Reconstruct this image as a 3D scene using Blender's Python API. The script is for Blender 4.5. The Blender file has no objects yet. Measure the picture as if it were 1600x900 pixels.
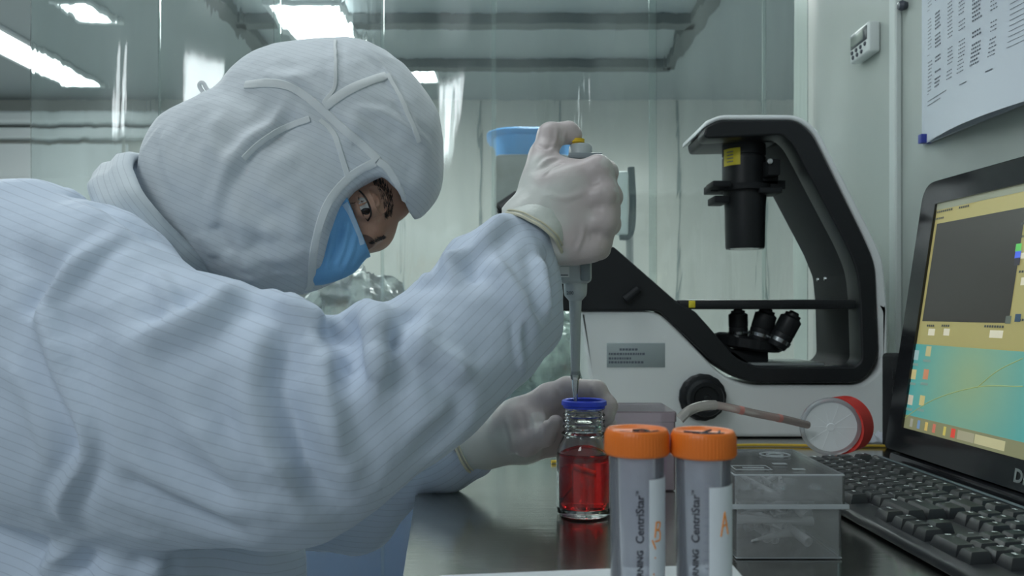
import bpy, bmesh, math, random
import numpy as np
from mathutils import Vector, Matrix, noise
from mathutils.bvhtree import BVHTree
random.seed(7); np.random.seed(7)
S = bpy.context.scene
COL = S.collection
# ---------------------------------------------------------------- camera, light, exposure
F, HZ, CZ = 1300.0, 487.0, 1.001          # focal length in pixels, horizon row, eye height
cd = bpy.data.cameras.new('camera'); cam = bpy.data.objects.new('camera', cd); COL.objects.link(cam)
cam.location = (0, 0, CZ); cam.rotation_euler = (math.pi/2, 0, 0)
cd.sensor_width = 36; cd.lens = 36*F/1600; cd.shift_y = (HZ-450)/1600; cd.clip_start = .02
cd.dof.use_dof = True; cd.dof.focus_distance = .82; cd.dof.aperture_fstop = 11
S.camera = cam
S.view_settings.view_transform = 'Standard'; S.view_settings.look = 'None'
S.view_settings.gamma = 1; S.view_settings.use_curve_mapping = False
S.view_settings.exposure = 0.0
W = bpy.data.worlds.new('world'); S.world = W; W.use_nodes = True
W.node_tree.nodes['Background'].inputs[0].default_value = (.70, .80, .85, 1)
W.node_tree.nodes['Background'].inputs[1].default_value = .34
def area(name, loc, sx, sy, watt, col=(.9, .97, 1), rot=(0, 0, 0)):
    l = bpy.data.lights.new(name, 'AREA'); l.shape = 'RECTANGLE'; l.size = sx; l.size_y = sy
    l.energy = watt; l.color = col
    o = bpy.data.objects.new(name, l); COL.objects.link(o); o.location = loc; o.rotation_euler = rot
    return o
area('bench_light', (-.45, 1.0, 2.33), 1.2, .5, 9.5)
S.cycles.transparent_max_bounces = 40
area('room_light', (-1.7, 2.9, 2.3), 1.4, .5, 62, (.95, 1, .98))
area('room_light', (.7, 2.9, 2.3), 1.4, .5, 62, (.95, 1, .98))
area('front_light', (-1.0, -.9, 2.1), .9, .5, 13, rot=(.75, 0, -.35))

# ---------------------------------------------------------------- helpers
def P(x, y, Y): return Vector(((x-800)*Y/F, Y, CZ-(y-HZ)*Y/F))
def lin(c):
    return tuple((v/12.92 if v <= .04045 else ((v+.055)/1.055)**2.4) for v in c)
def mat(name, col, rough=.5, metal=0, spec=.5, trans=0, ior=1.45, bump=None, emit=None, es=1, alpha=1, sheen=0, coat=0, sss=0, var=None):
    m = bpy.data.materials.new(name); m.use_nodes = True
    nt = m.node_tree; b = nt.nodes['Principled BSDF']
    c = (*col, 1)
    b.inputs['Base Color'].default_value = c; b.inputs['Roughness'].default_value = rough
    b.inputs['Metallic'].default_value = metal; b.inputs['Specular IOR Level'].default_value = spec
    b.inputs['Transmission Weight'].default_value = trans; b.inputs['IOR'].default_value = ior
    b.inputs['Alpha'].default_value = alpha; b.inputs['Sheen Weight'].default_value = sheen
    b.inputs['Coat Weight'].default_value = coat
    if sss: b.inputs['Subsurface Weight'].default_value = sss; b.inputs['Subsurface Scale'].default_value = .01
    if emit:
        b.inputs['Emission Color'].default_value = (*emit, 1); b.inputs['Emission Strength'].default_value = es
    if bump or var:
        tc = nt.nodes.new('ShaderNodeTexCoord')
    if bump:                                                   # (scale, strength, distance, (sx,sy,sz))
        sc, st, di = bump[:3]; an = bump[3] if len(bump) > 3 else (1, 1, 1)
        mp = nt.nodes.new('ShaderNodeMapping'); mp.inputs['Scale'].default_value = an
        nt.links.new(tc.outputs['Object'], mp.inputs[0])
        n = nt.nodes.new('ShaderNodeTexNoise'); n.inputs['Scale'].default_value = sc; n.inputs['Detail'].default_value = 4
        nt.links.new(mp.outputs[0], n.inputs['Vector'])
        bp = nt.nodes.new('ShaderNodeBump'); bp.inputs['Strength'].default_value = st; bp.inputs['Distance'].default_value = di
        nt.links.new(n.outputs['Fac'], bp.inputs['Height']); nt.links.new(bp.outputs[0], b.inputs['Normal'])
    if var:                                                    # (scale, second colour, lo, hi, (sx,sy,sz))
        an = var[4] if len(var) > 4 else (1, 1, 1)
        mp = nt.nodes.new('ShaderNodeMapping'); mp.inputs['Scale'].default_value = an
        nt.links.new(tc.outputs['Object'], mp.inputs[0])
        n = nt.nodes.new('ShaderNodeTexNoise'); n.inputs['Scale'].default_value = var[0]; n.inputs['Detail'].default_value = 3
        nt.links.new(mp.outputs[0], n.inputs['Vector'])
        r = nt.nodes.new('ShaderNodeValToRGB'); r.color_ramp.elements[0].position = var[2]; r.color_ramp.elements[1].position = var[3]
        r.color_ramp.elements[0].color = c; r.color_ramp.elements[1].color = (*var[1], 1)
        nt.links.new(n.outputs['Fac'], r.inputs[0]); nt.links.new(r.outputs[0], b.inputs['Base Color'])
    return m
def clear(name, col, opac, rough=.15, gl=.12, bump=None):      # milky or clear thin plastic: see-through + body colour + gloss
    m = bpy.data.materials.new(name); m.use_nodes = True; nt = m.node_tree; nt.nodes.clear()
    o = nt.nodes.new('ShaderNodeOutputMaterial'); t = nt.nodes.new('ShaderNodeBsdfTransparent'); d = nt.nodes.new('ShaderNodeBsdfDiffuse')
    g = nt.nodes.new('ShaderNodeBsdfGlossy'); a = nt.nodes.new('ShaderNodeMixShader'); b = nt.nodes.new('ShaderNodeMixShader')
    lw = nt.nodes.new('ShaderNodeLayerWeight'); lw.inputs[0].default_value = gl
    d.inputs[0].default_value = (*col, 1); g.inputs['Roughness'].default_value = rough
    t.inputs[0].default_value = (.985, .99, 1, 1)
    tl = nt.nodes.new('ShaderNodeBsdfTranslucent'); tl.inputs[0].default_value = (*col, 1); dm = nt.nodes.new('ShaderNodeMixShader'); dm.inputs[0].default_value = .5
    nt.links.new(d.outputs[0], dm.inputs[1]); nt.links.new(tl.outputs[0], dm.inputs[2])
    a.inputs[0].default_value = opac
    nt.links.new(t.outputs[0], a.inputs[1]); nt.links.new(dm.outputs[0], a.inputs[2])
    nt.links.new(lw.outputs['Fresnel'], b.inputs[0]); nt.links.new(a.outputs[0], b.inputs[1]); nt.links.new(g.outputs[0], b.inputs[2])
    nt.links.new(b.outputs[0], o.inputs[0])
    return m
def link(name, me, m, parent=None):
    o = bpy.data.objects.new(name, me); COL.objects.link(o)
    if m is not None:
        for k in (m if isinstance(m, (list, tuple)) else [m]): me.materials.append(k)
    if parent is not None:
        o.parent = parent
        o.matrix_parent_inverse = parent_world(parent).inverted()
    return o
def parent_world(p):
    M = p.matrix_basis.copy()
    if p.parent is not None: M = parent_world(p.parent) @ p.matrix_parent_inverse @ M
    return M
def obj(name, bm, m, parent=None, smooth=True, auto=True):
    me = bpy.data.meshes.new(name); bmesh.ops.recalc_face_normals(bm, faces=bm.faces)
    if smooth:
        lay = bm.faces.layers.int.get('flat_cap')
        for f in bm.faces: f.smooth = not (lay and f[lay])
        if auto:
            for e in bm.edges:
                if len(e.link_faces) == 2 and e.calc_face_angle(0) > .6: e.smooth = False
    bm.to_mesh(me); bm.free()
    return link(name, me, m, parent)
def thing(name, label, cat, loc=(0, 0, 0), rz=0, group=None):
    o = bpy.data.objects.new(name, None); COL.objects.link(o); o.location = loc; o.rotation_euler = (0, 0, rz)
    o.empty_display_size = .05
    return tag(o, label, cat, group)
def tag(o, label, cat, group=None, kind=None):
    o['label'] = label; o['category'] = cat
    if group: o['group'] = group
    if kind: o['kind'] = kind
    return o
def struct(name, bm, m, smooth=False):
    o = obj(name, bm, m, None, smooth); o['kind'] = 'structure'; return o
def box(bm, c, s, bev=0, seg=2, rot=None):
    M = Matrix.Translation(Vector(c)) @ (rot.to_4x4() if rot else Matrix.Identity(4)) @ Matrix.Diagonal((*s, 1))
    r = bmesh.ops.create_cube(bm, size=1, matrix=M)
    if bev:
        es = list({e for v in r['verts'] for e in v.link_edges})
        bmesh.ops.bevel(bm, geom=es, offset=bev, segments=seg, profile=.5, affect='EDGES')
    return bm
def rbox(lo, hi, bev=0, seg=2):
    bm = bmesh.new(); lo = Vector(lo); hi = Vector(hi)
    return box(bm, (lo+hi)/2, hi-lo, bev, seg)
def frame(d, up=Vector((0, 0, 1))):
    d = Vector(d).normalized()
    if abs(d.dot(up)) > .95: up = Vector((0, 1, 0))
    a = d.cross(up).normalized(); b = a.cross(d).normalized()
    return d, a, b
def lathe(bm, prof, o, d=(0, 0, 1), n=40, wave=None, close=False):   # prof: (radius, height along d)
    o = Vector(o); d, a, b = frame(d); rings = []
    for r, h in prof:
        if r < 1e-6: rings.append([bm.verts.new(o+d*h)]); continue
        rr = []
        for i in range(n):
            t = 2*math.pi*i/n; q = r*(1+(wave(t, h) if wave else 0))
            rr.append(bm.verts.new(o+d*h+a*(q*math.cos(t))+b*(q*math.sin(t))))
        rings.append(rr)
    seq = list(zip(rings, rings[1:]))
    if close: seq.append((rings[-1], rings[0]))
    for A, B in seq:
        if len(A) == 1 and len(B) == 1: continue
        for i in range(n):
            j = (i+1) % n
            if len(A) == 1: bm.faces.new((A[0], B[i], B[j]))
            elif len(B) == 1: bm.faces.new((A[i], A[j], B[0]))
            else: bm.faces.new((A[i], A[j], B[j], B[i]))
    return bm
def prism(poly, y0, y1, bev=0, seg=2):                           # poly: (x, z) pairs, extruded along y, edges rounded
    pts = []
    for p in poly:
        if not pts or (Vector(p)-Vector(pts[-1])).length > 4e-4: pts.append(tuple(p))
    if (Vector(pts[0])-Vector(pts[-1])).length < 4e-4: pts.pop()
    n = len(pts); ar = sum(pts[i-1][0]*pts[i][1]-pts[i][0]*pts[i-1][1] for i in range(n))
    if ar < 0: pts.reverse()
    nv = []
    for i in range(n):
        a, b, c = Vector(pts[i-1]), Vector(pts[i]), Vector(pts[(i+1) % n])
        e, f = (b-a).normalized(), (c-b).normalized(); m = Vector((-(e.y+f.y), e.x+f.x))
        m = m.normalized() if m.length > 1e-6 else Vector((-e.y, e.x)); nv.append(m/max(.5, m.dot(Vector((-e.y, e.x)))))
    bm = bmesh.new()
    def ring(o, y): return [bm.verts.new((p[0]+v.x*o, y, p[1]+v.y*o)) for p, v in zip(pts, nv)]
    if bev:
        q = [(bev*(1-math.sin(t)), bev*(1-math.cos(t))) for t in [math.pi/2*k/(seg+1) for k in range(seg+2)]]
        seq = [(o, y0+d) for o, d in q]+[(o, y1-d) for o, d in reversed(q)]
    else: seq = [(0, y0), (0, y1)]
    R = [ring(*s_) for s_ in seq]
    for A, B in zip(R, R[1:]):
        for i in range(n): bm.faces.new((A[i], A[(i+1) % n], B[(i+1) % n], B[i]))
    from mathutils.geometry import tessellate_polygon
    lay = bm.faces.layers.int.new('flat_cap')
    for g in (R[0], R[-1]):
        for tr in tessellate_polygon([[Vector((v.co.x, v.co.z, 0)) for v in g]]):
            bm.faces.new([g[i] for i in tr])[lay] = 1
    return bm
def smoothpoly(pts, rad, n=5):                                  # round the corners of a polygon
    out = []; N = len(pts)
    for i, p in enumerate(pts):
        r = rad[i] if isinstance(rad, (list, tuple)) else rad
        a = Vector(pts[i-1]); b = Vector(p); c = Vector(pts[(i+1) % N])
        if r <= 0: out.append(tuple(b)); continue
        ra = min(r, (a-b).length*.45, (c-b).length*.45)
        s = b+(a-b).normalized()*ra; e = b+(c-b).normalized()*ra
        for k in range(n+1):
            t = k/n; out.append(tuple(s*(1-t)**2+b*2*t*(1-t)+e*t*t))
    return out
def catmull(pts, n=8):
    pts = [Vector(p) for p in pts]; out = []
    q = [pts[0]*2-pts[1]]+pts+[pts[-1]*2-pts[-2]]
    for i in range(1, len(q)-2):
        for k in range(n):
            t = k/n; a, b, c, d = q[i-1], q[i], q[i+1], q[i+2]
            out.append(.5*((2*b)+(c-a)*t+(2*a-5*b+4*c-d)*t*t+(3*b-a-3*c+d)*t**3))
    out.append(pts[-1]); return out
def tube(bm, pts, r, n=10, cap=True):
    pts = [Vector(p) for p in pts]; rings = []; a = None
    for i, p in enumerate(pts):
        d = (pts[min(i+1, len(pts)-1)]-pts[max(i-1, 0)]).normalized()
        if a is None: _, a, b = frame(d)
        a = (a-d*a.dot(d)).normalized(); b = d.cross(a)
        q = r[i] if isinstance(r, (list, tuple)) else r
        rings.append([bm.verts.new(p+a*(q*math.cos(2*math.pi*k/n))+b*(q*math.sin(2*math.pi*k/n))) for k in range(n)])
    for A, B in zip(rings, rings[1:]):
        for k in range(n): bm.faces.new((A[k], A[(k+1) % n], B[(k+1) % n], B[k]))
    if cap: bm.faces.new(rings[0]); bm.faces.new(rings[-1])
    return bm
def text_bm(s, size, bold=0, bm=None, M=None):
    c = bpy.data.curves.new('t', 'FONT'); c.body = s; c.size = size; c.offset = bold; c.resolution_u = 3
    o = bpy.data.objects.new('t', c); COL.objects.link(o)
    me = bpy.data.meshes.new_from_object(o.evaluated_get(bpy.context.evaluated_depsgraph_get()))
    bpy.data.objects.remove(o); bpy.data.curves.remove(c)
    if bm is None: bm = bmesh.new()
    if M is not None: me.transform(M)
    bm.from_mesh(me); bpy.data.meshes.remove(me); return bm

# ---------------------------------------------------------------- smooth-union solids on a grid
def seg_fn(a, b, ra, rb, ys=1.0):
    a = np.array(a, float); b = np.array(b, float)
    def f(p):
        q = p-a; ba = b-a; q = q*np.array([1, 1/ys, 1]); bb = ba*np.array([1, 1/ys, 1])
        t = np.clip((q@bb)/max(bb@bb, 1e-12), 0, 1)
        return np.linalg.norm(q-t[..., None]*bb, axis=-1)-(ra+(rb-ra)*t)
    m = max(ra, rb)*max(1, ys)
    return f, np.minimum(a, b)-m, np.maximum(a, b)+m
def ell_fn(c, r, R=None):
    c = np.array(c, float); r = np.array(r, float); A = np.array(R) if R is not None else np.eye(3)
    def f(p):
        q = (p-c)@A                                             # columns of A are the ellipsoid axes
        k0 = np.linalg.norm(q/r, axis=-1); k1 = np.linalg.norm(q/(r*r), axis=-1)
        return k0*(k0-1)/np.maximum(k1, 1e-9)
    m = r.max(); return f, c-m, c+m
def chain(pts, ys=1.0, k=.02, ins=0, op='u'):                   # pts: (world point, radius)
    return [(seg_fn(a, b, ra-ins, rb-ins, ys), k, op) for (a, ra), (b, rb) in zip(pts, pts[1:])]
def sd_eval(prims, p):
    D = np.full(p.shape[:-1], 1.0)
    for (f, lo, hi), k, op in prims: D = comb(D, f(p), k, op)
    return D
def comb(D, d, k, op):
    if op == 'u':
        h = np.clip(.5+.5*(D-d)/k, 0, 1); return D*(1-h)+d*h-k*h*(1-h)
    h = np.clip(.5-.5*(D+d)/k, 0, 1); return D*(1-h)-d*h+k*h*(1-h)   # subtract
def sd_mesh(prims, lo, hi, h):
    lo = np.array(lo, float); hi = np.array(hi, float); n = np.ceil((hi-lo)/h).astype(int)+1
    Fd = np.full(n, 1.0, dtype=np.float32); ax = [lo[i]+h*np.arange(n[i]) for i in range(3)]
    for (f, a, b), k, op in prims:
        i0 = np.clip(((a-k*1.5-2*h-lo)/h).astype(int), 0, n); i1 = np.clip(((b+k*1.5+2*h-lo)/h).astype(int)+2, 0, n)
        if (i1 <= i0).any(): continue
        X, Y, Z = np.meshgrid(ax[0][i0[0]:i1[0]], ax[1][i0[1]:i1[1]], ax[2][i0[2]:i1[2]], indexing='ij')
        p = np.stack([X, Y, Z], -1); s = tuple(slice(i0[i], i1[i]) for i in range(3))
        Fd[s] = comb(Fd[s], f(p), k, op)
    ins = Fd < 0
    c = [ins[a:n[0]-1+a, b:n[1]-1+b, d:n[2]-1+d] for a in (0, 1) for b in (0, 1) for d in (0, 1)]
    al = np.logical_and.reduce(c); an = np.logical_or.reduce(c); act = an & ~al
    idx = -np.ones(act.shape, int); cells = np.argwhere(act); idx[act] = np.arange(len(cells))
    acc = np.zeros((len(cells), 3)); cnt = np.zeros(len(cells))
    offs = [(a, b, d) for a in (0, 1) for b in (0, 1) for d in (0, 1)]
    for o1 in offs:
        for axn in range(3):
            if o1[axn]: continue
            o2 = list(o1); o2[axn] = 1
            v1 = Fd[tuple((cells+o1).T)]; v2 = Fd[tuple((cells+o2).T)]
            m = (v1 < 0) != (v2 < 0); t = np.where(m, v1/np.where(m, v1-v2, 1), 0)
            q = cells+np.array(o1, float); q[:, axn] += t
            acc += np.where(m[:, None], q, 0); cnt += m
    V = lo+h*acc/cnt[:, None]; faces = []
    for axn in range(3):
        a, b = [i for i in range(3) if i != axn]
        s1 = [slice(None)]*3; s2 = [slice(None)]*3; s1[axn] = slice(0, -1); s2[axn] = slice(1, None)
        d = ins[tuple(s1)] != ins[tuple(s2)]
        e = np.argwhere(d); ok = (e[:, a] > 0) & (e[:, b] > 0) & (e[:, a] < n[a]-1) & (e[:, b] < n[b]-1); e = e[ok]
        da = np.zeros(3, int); da[a] = 1; db = np.zeros(3, int); db[b] = 1
        q = np.stack([idx[tuple((e-da-db).T)], idx[tuple((e-db).T)], idx[tuple(e.T)], idx[tuple((e-da).T)]], 1)
        q = q[(q >= 0).all(1)]; faces.append(q)
    Q = np.concatenate(faces)
    me = bpy.data.meshes.new('m'); me.from_pydata(V.tolist(), [], Q.tolist()); me.update()
    bm = bmesh.new(); bm.from_mesh(me); bmesh.ops.recalc_face_normals(bm, faces=bm.faces)
    for f in bm.faces: f.smooth = True
    bm.to_mesh(me); bm.free(); me.update(); return me
def getv(me):
    a = np.empty(len(me.vertices)*3); me.vertices.foreach_get('co', a); return a.reshape(-1, 3)
def setv(me, V): me.vertices.foreach_set('co', V.ravel()); me.update()
def getn(me):
    a = np.empty(len(me.vertices)*3); me.vertices.foreach_get('normal', a); return a.reshape(-1, 3)
def lap(me, it=2, lam=.5):
    V = getv(me); E = np.empty(len(me.edges)*2, int); me.edges.foreach_get('vertices', E); E = E.reshape(-1, 2)
    deg = np.bincount(E.ravel(), minlength=len(V))[:, None]
    for _ in range(it):
        A = np.zeros_like(V)
        for i in range(3):
            A[:, i] = np.bincount(E[:, 0], V[E[:, 1], i], len(V))+np.bincount(E[:, 1], V[E[:, 0], i], len(V))
        V = V+lam*(A/np.maximum(deg, 1)-V)
    setv(me, V)
def bvh(me):
    return BVHTree.FromPolygons([v.co for v in me.vertices], [p.vertices for p in me.polygons])
def hit(tree, x, y):
    d = (P(x, y, 1)-Vector((0, 0, CZ))).normalized()
    r = tree.ray_cast(Vector((0, 0, CZ)), d); return r[0], r[1]
def folds(me, lines, seed=0):                                   # cloth folds: (amplitude, width, pixel polyline)
    tree = bvh(me); V = getv(me); N = getn(me); D = np.zeros(len(V))
    for amp, w, pts in lines:
        pl = catmull([(x, y, 0) for x, y in pts], 6); q = [hit(tree, p.x, p.y)[0] for p in pl]; q = [np.array(p) for p in q if p is not None]
        if len(q) < 2: continue
        L = len(q)-1; best = np.full(len(V), 9.); tt = np.zeros(len(V))
        for i in range(L):
            a, b = q[i], q[i+1]; ba = b-a
            if np.linalg.norm(ba) > .06: continue
            t = np.clip(((V-a)@ba)/max(ba@ba, 1e-12), 0, 1); d = np.linalg.norm(V-a-t[:, None]*ba, axis=1)
            m = d < best; best[m] = d[m]; tt[m] = (i+t[m])/L
        taper = np.clip(np.minimum(tt, 1-tt)*5+.15, 0, 1)
        D += amp*taper*(np.exp(-(best/w)**2)-.45*np.exp(-((best-2.0*w)/(1.1*w))**2))
    setv(me, V+N*D[:, None])
def crumple(me, amp, sc, seed=0, aniso=(1, 1, 1)):
    V = getv(me); N = getn(me); D = np.empty(len(V)); off = Vector((seed*3.1, seed*1.7, 5))
    for i, v in enumerate(V):
        p = Vector((v[0]*aniso[0], v[1]*aniso[1], v[2]*aniso[2]))*sc+off
        D[i] = 1-2*abs(noise.noise(p))-.5+.5*noise.noise(p*2.1)
    setv(me, V+N*(amp*D)[:, None])
def ribbon(tree, pts, w, th=.0012, lift=.0006, n=6):            # cloth strap lying on a surface; w in metres
    pl = catmull([(x, y, 0) for x, y in pts], n); q = []
    for p in pl:
        h, nn = hit(tree, p.x, p.y)
        if h is not None: q.append((h, nn))
    bm = bmesh.new(); rings = []
    for i, (h, nn) in enumerate(q):
        d = (q[min(i+1, len(q)-1)][0]-q[max(i-1, 0)][0]).normalized()
        nn = Vector(nn); nn = (nn+Vector((0, -.6, 0))).normalized(); s = d.cross(nn).normalized(); r = []
        for a, up in ((-.5, -.002), (-.5, th*.6), (-.42, th), (0, th*1.05), (.42, th), (.5, th*.6), (.5, -.002)):
            base = h+s*(a*w); c, cn, _, _ = tree.find_nearest(base)
            r.append(bm.verts.new(c+nn*(lift+up)))
        rings.append(r)
    for A, B in zip(rings, rings[1:]):
        for k in range(len(A)-1): bm.faces.new((A[k], A[k+1], B[k+1], B[k]))
        bm.faces.new((A[-1], A[0], B[0], B[-1]))
    bm.faces.new(rings[0]); bm.faces.new(rings[-1]); return bm
# ---------------------------------------------------------------- the room
XW = .65                                                        # right partition
m_wall = mat('wall_panel', (.40, .45, .42), .35, bump=(6, .15, .01), var=(3, (.45, .50, .47), .35, .7))
m_far = mat('far_panel', (.60, .62, .58), .22, spec=.7, var=(1.5, (.68, .69, .64), .3, .7, (1, 1, .3)))
m_trim = mat('painted_trim', (.60, .66, .64), .35)
m_dark = mat('dark_seal', (.10, .12, .12), .5)
m_ceil = mat('ceiling_panel', (.34, .39, .40), .4)
m_floor = mat('grey_floor', (.38, .41, .42), .35, var=(4, (.43, .46, .47), .3, .7))
m_line = mat('panel_joint', (.28, .33, .32), .6)
m_white = mat('white_paint', (.72, .77, .78), .35)
def slab(name, lo, hi, m, bev=0): return struct(name, rbox(lo, hi, bev), m)
slab('floor', (-4, -1.6, -.05), (3.2, 5.6, 0), m_floor)
slab('ceiling', (-4, -1.6, 2.4), (3.2, 5.6, 2.5), m_ceil)
slab('wall_back', (-4, 5.5, 0), (3.2, 5.6, 2.4), m_far)
slab('wall_left', (-4.1, -1.6, 0), (-4, 5.6, 2.4), m_wall)
bm = rbox((XW, -.9, 0), (XW+.08, 1.92, 2.4)); struct('wall_right', bm, m_wall)
slab('trim_1', (XW-.012, 1.385, 0), (XW, 1.41, 2.4), m_trim, .003)         # joint strip on the right partition
# joints of the back wall panels
bm = bmesh.new()
for x in (-2.4, -1.6, -1.45, -.72, -.2, .3, 1.1, 1.67, 2.2): box(bm, (x, 5.497, 1.2), (.012, .012, 2.39))
struct('trim_2', bm, m_line)
# ceiling frame with two cross rails
bm = bmesh.new()
x0, x1 = -1.30, .87
for y in (4.64, 3.94): box(bm, ((x0+x1)/2, y, 2.375), (x1-x0, .09, .05), .004)
for x in (x0, x1): box(bm, (x, 3.7, 2.375), (.08, 1.9, .05), .004)
struct('trim_3', bm, m_dark)
# lower white rails and a white door at far left
slab('trim_4', (-4, 5.36, 2.22), (-2.2, 5.5, 2.30), m_white, .02)
slab('trim_5', (-4, 5.40, 2.13), (-2.2, 5.5, 2.20), m_white, .015)
bm = bmesh.new()
box(bm, (-3.05, 5.46, 1.05), (1.0, .05, 2.1), .006)
for z in (1.62, .95): box(bm, (-3.05, 5.43, z), (.78, .02, .52), .008)
d = struct('door_1', bm, m_white)
hb = bmesh.new(); tube(hb, [(-3.46, 5.43, .98), (-3.46, 5.39, .98), (-3.46, 5.39, 1.12), (-3.46, 5.43, 1.12)], .009); obj('door_handle', hb, m_dark, d)
# ceiling lamps
def lamp(px, sx, sy, label, e=6, z=2.385):
    x, y = px
    t = thing('ceiling_light', label, 'light', (x, y, z), 0, 'ceiling lights of the room behind the curtain')
    bm = bmesh.new()
    for s in (-1, 1):
        box(bm, (x+s*(sx/2+.012), y, z+.003), (.024, sy+.048, .022), .003); box(bm, (x, y+s*(sy/2+.012), z+.003), (sx, .024, .022), .003)
    obj('light_frame', bm, m_white, t)
    obj('diffuser', rbox((x-sx/2, y-sy/2, z-.004), (x+sx/2, y+sy/2, z+.006), .002), mat('diffuser_light', (.8, .8, .8), emit=(.93, .98, 1), es=e), t)
lamp((-2.62, 3.9), .22, 2.4, 'long bright ceiling strip light at far left, beside the curtain edge', 5)
lamp((-.60, 4.86), .30, .30, 'square bright ceiling light just beyond the dark ceiling rail', 5)
lamp((-.90, 3.86), .30, .52, 'square bright ceiling light above the white hood, nearer than the dark rail', 5, 2.33)
lamp((-1.97, 3.85), .14, .24, 'small bright ceiling light seen through the upper left of the curtain', 4)
# vinyl curtain strips
def vinyl():
    m = bpy.data.materials.new('clear_vinyl'); m.use_nodes = True; nt = m.node_tree; nt.nodes.clear(); L = nt.links.new
    o = nt.nodes.new('ShaderNodeOutputMaterial'); r = nt.nodes.new('ShaderNodeBsdfRefraction'); g = nt.nodes.new('ShaderNodeBsdfGlossy')
    r.inputs['IOR'].default_value = 1.18; r.inputs['Roughness'].default_value = .02; r.inputs['Color'].default_value = (.95, .99, .98, 1)
    g.inputs['Roughness'].default_value = .06
    tc = nt.nodes.new('ShaderNodeTexCoord'); mp = nt.nodes.new('ShaderNodeMapping'); mp.inputs['Scale'].default_value = (9, 260, 2.0)
    n = nt.nodes.new('ShaderNodeTexNoise'); n.inputs['Scale'].default_value = 1.3; n.inputs['Detail'].default_value = 2.5
    b = nt.nodes.new('ShaderNodeBump'); b.inputs['Strength'].default_value = .30; b.inputs['Distance'].default_value = .006
    L(tc.outputs['Object'], mp.inputs[0]); L(mp.outputs[0], n.inputs['Vector']); L(n.outputs['Fac'], b.inputs['Height'])
    L(b.outputs[0], r.inputs['Normal']); L(b.outputs[0], g.inputs['Normal'])
    d = nt.nodes.new('ShaderNodeBsdfDiffuse'); d.inputs[0].default_value = (.55, .62, .6, 1)
    n2 = nt.nodes.new('ShaderNodeTexNoise'); n2.inputs['Scale'].default_value = 1.4; n2.inputs['Detail'].default_value = 5
    mp2 = nt.nodes.new('ShaderNodeMapping'); mp2.inputs['Scale'].default_value = (6, 1, .7); L(tc.outputs['Object'], mp2.inputs[0]); L(mp2.outputs[0], n2.inputs['Vector'])
    cr = nt.nodes.new('ShaderNodeMapRange'); cr.inputs['From Min'].default_value = .4; cr.inputs['From Max'].default_value = .75; cr.inputs['To Min'].default_value = .02; cr.inputs['To Max'].default_value = .16
    L(n2.outputs['Fac'], cr.inputs['Value'])
    a = nt.nodes.new('ShaderNodeMixShader'); L(cr.outputs[0], a.inputs[0]); L(r.outputs[0], a.inputs[1]); L(d.outputs[0], a.inputs[2])
    c = nt.nodes.new('ShaderNodeMixShader'); c.inputs[0].default_value = .07; L(a.outputs[0], c.inputs[1]); L(g.outputs[0], c.inputs[2])
    L(c.outputs[0], o.inputs[0]); return m
m_vinyl = vinyl(); YC = 1.80
cuts = [(48, 250, 'first curtain strip from the left, its clean edge beside the bright ceiling light'),
        (244, 436, 'second curtain strip from the left, above the back of the white hood'),
        (428, 600, 'third curtain strip from the left, directly behind the top of the white hood'),
        (594, 775, 'fourth curtain strip from the left, between the hood and the blue basin'),
        (768, 1026, 'fifth curtain strip from the left, behind the raised gloved hand'),
        (1016, 1200, 'sixth curtain strip from the left, behind the microscope lamp head'),
        (1192, 1262, 'narrow rightmost curtain strip beside the right wall')]
for i, (a, b, lab) in enumerate(cuts):
    y = YC+(.012 if i % 2 else 0); x0 = (a-800)*YC/F; x1 = min((b-800)*YC/F, XW-.004)
    bm = bmesh.new(); nx, nz = 14, 24; th = .003
    def wv(x, z): return y+.003*math.sin(x*23+z*1.1+i)+.002*math.sin(x*41-z*2.3)
    for f in (0, 1):
        g = [[bm.verts.new((x0+(x1-x0)*u/nx, wv(x0+(x1-x0)*u/nx, .2+2.16*v/nz)+f*th, .2+2.16*v/nz)) for u in range(nx+1)] for v in range(nz+1)]
        for v in range(nz):
            for u in range(nx): bm.faces.new((g[v][u], g[v][u+1], g[v+1][u+1], g[v+1][u]))
        if f: 
            for s1, s2 in ((g0, g),):
                for v in range(nz):
                    bm.faces.new((s1[v][0], s1[v+1][0], s2[v+1][0], s2[v][0])); bm.faces.new((s1[v][nx], s1[v+1][nx], s2[v+1][nx], s2[v][nx]))
                for u in range(nx):
                    bm.faces.new((s1[0][u], s1[0][u+1], s2[0][u+1], s2[0][u])); bm.faces.new((s1[nz][u], s1[nz][u+1], s2[nz][u+1], s2[nz][u]))
        g0 = g
    o = obj('curtain_strip', bm, m_vinyl, None, True, True)
    tag(o, 'clear '+lab, 'curtain', 'clear vinyl curtain strips')
r = thing('curtain_rail', 'steel rail just under the ceiling that carries the clear vinyl curtain', 'rail', (-.2, 1.81, 2.38))
m_steel = mat('brushed_steel', (.55, .56, .56), .3, 1)
obj('rail_bar', rbox((-1.1, 1.785, 2.35), (.648, 1.84, 2.40), .004), m_steel, r)
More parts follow.
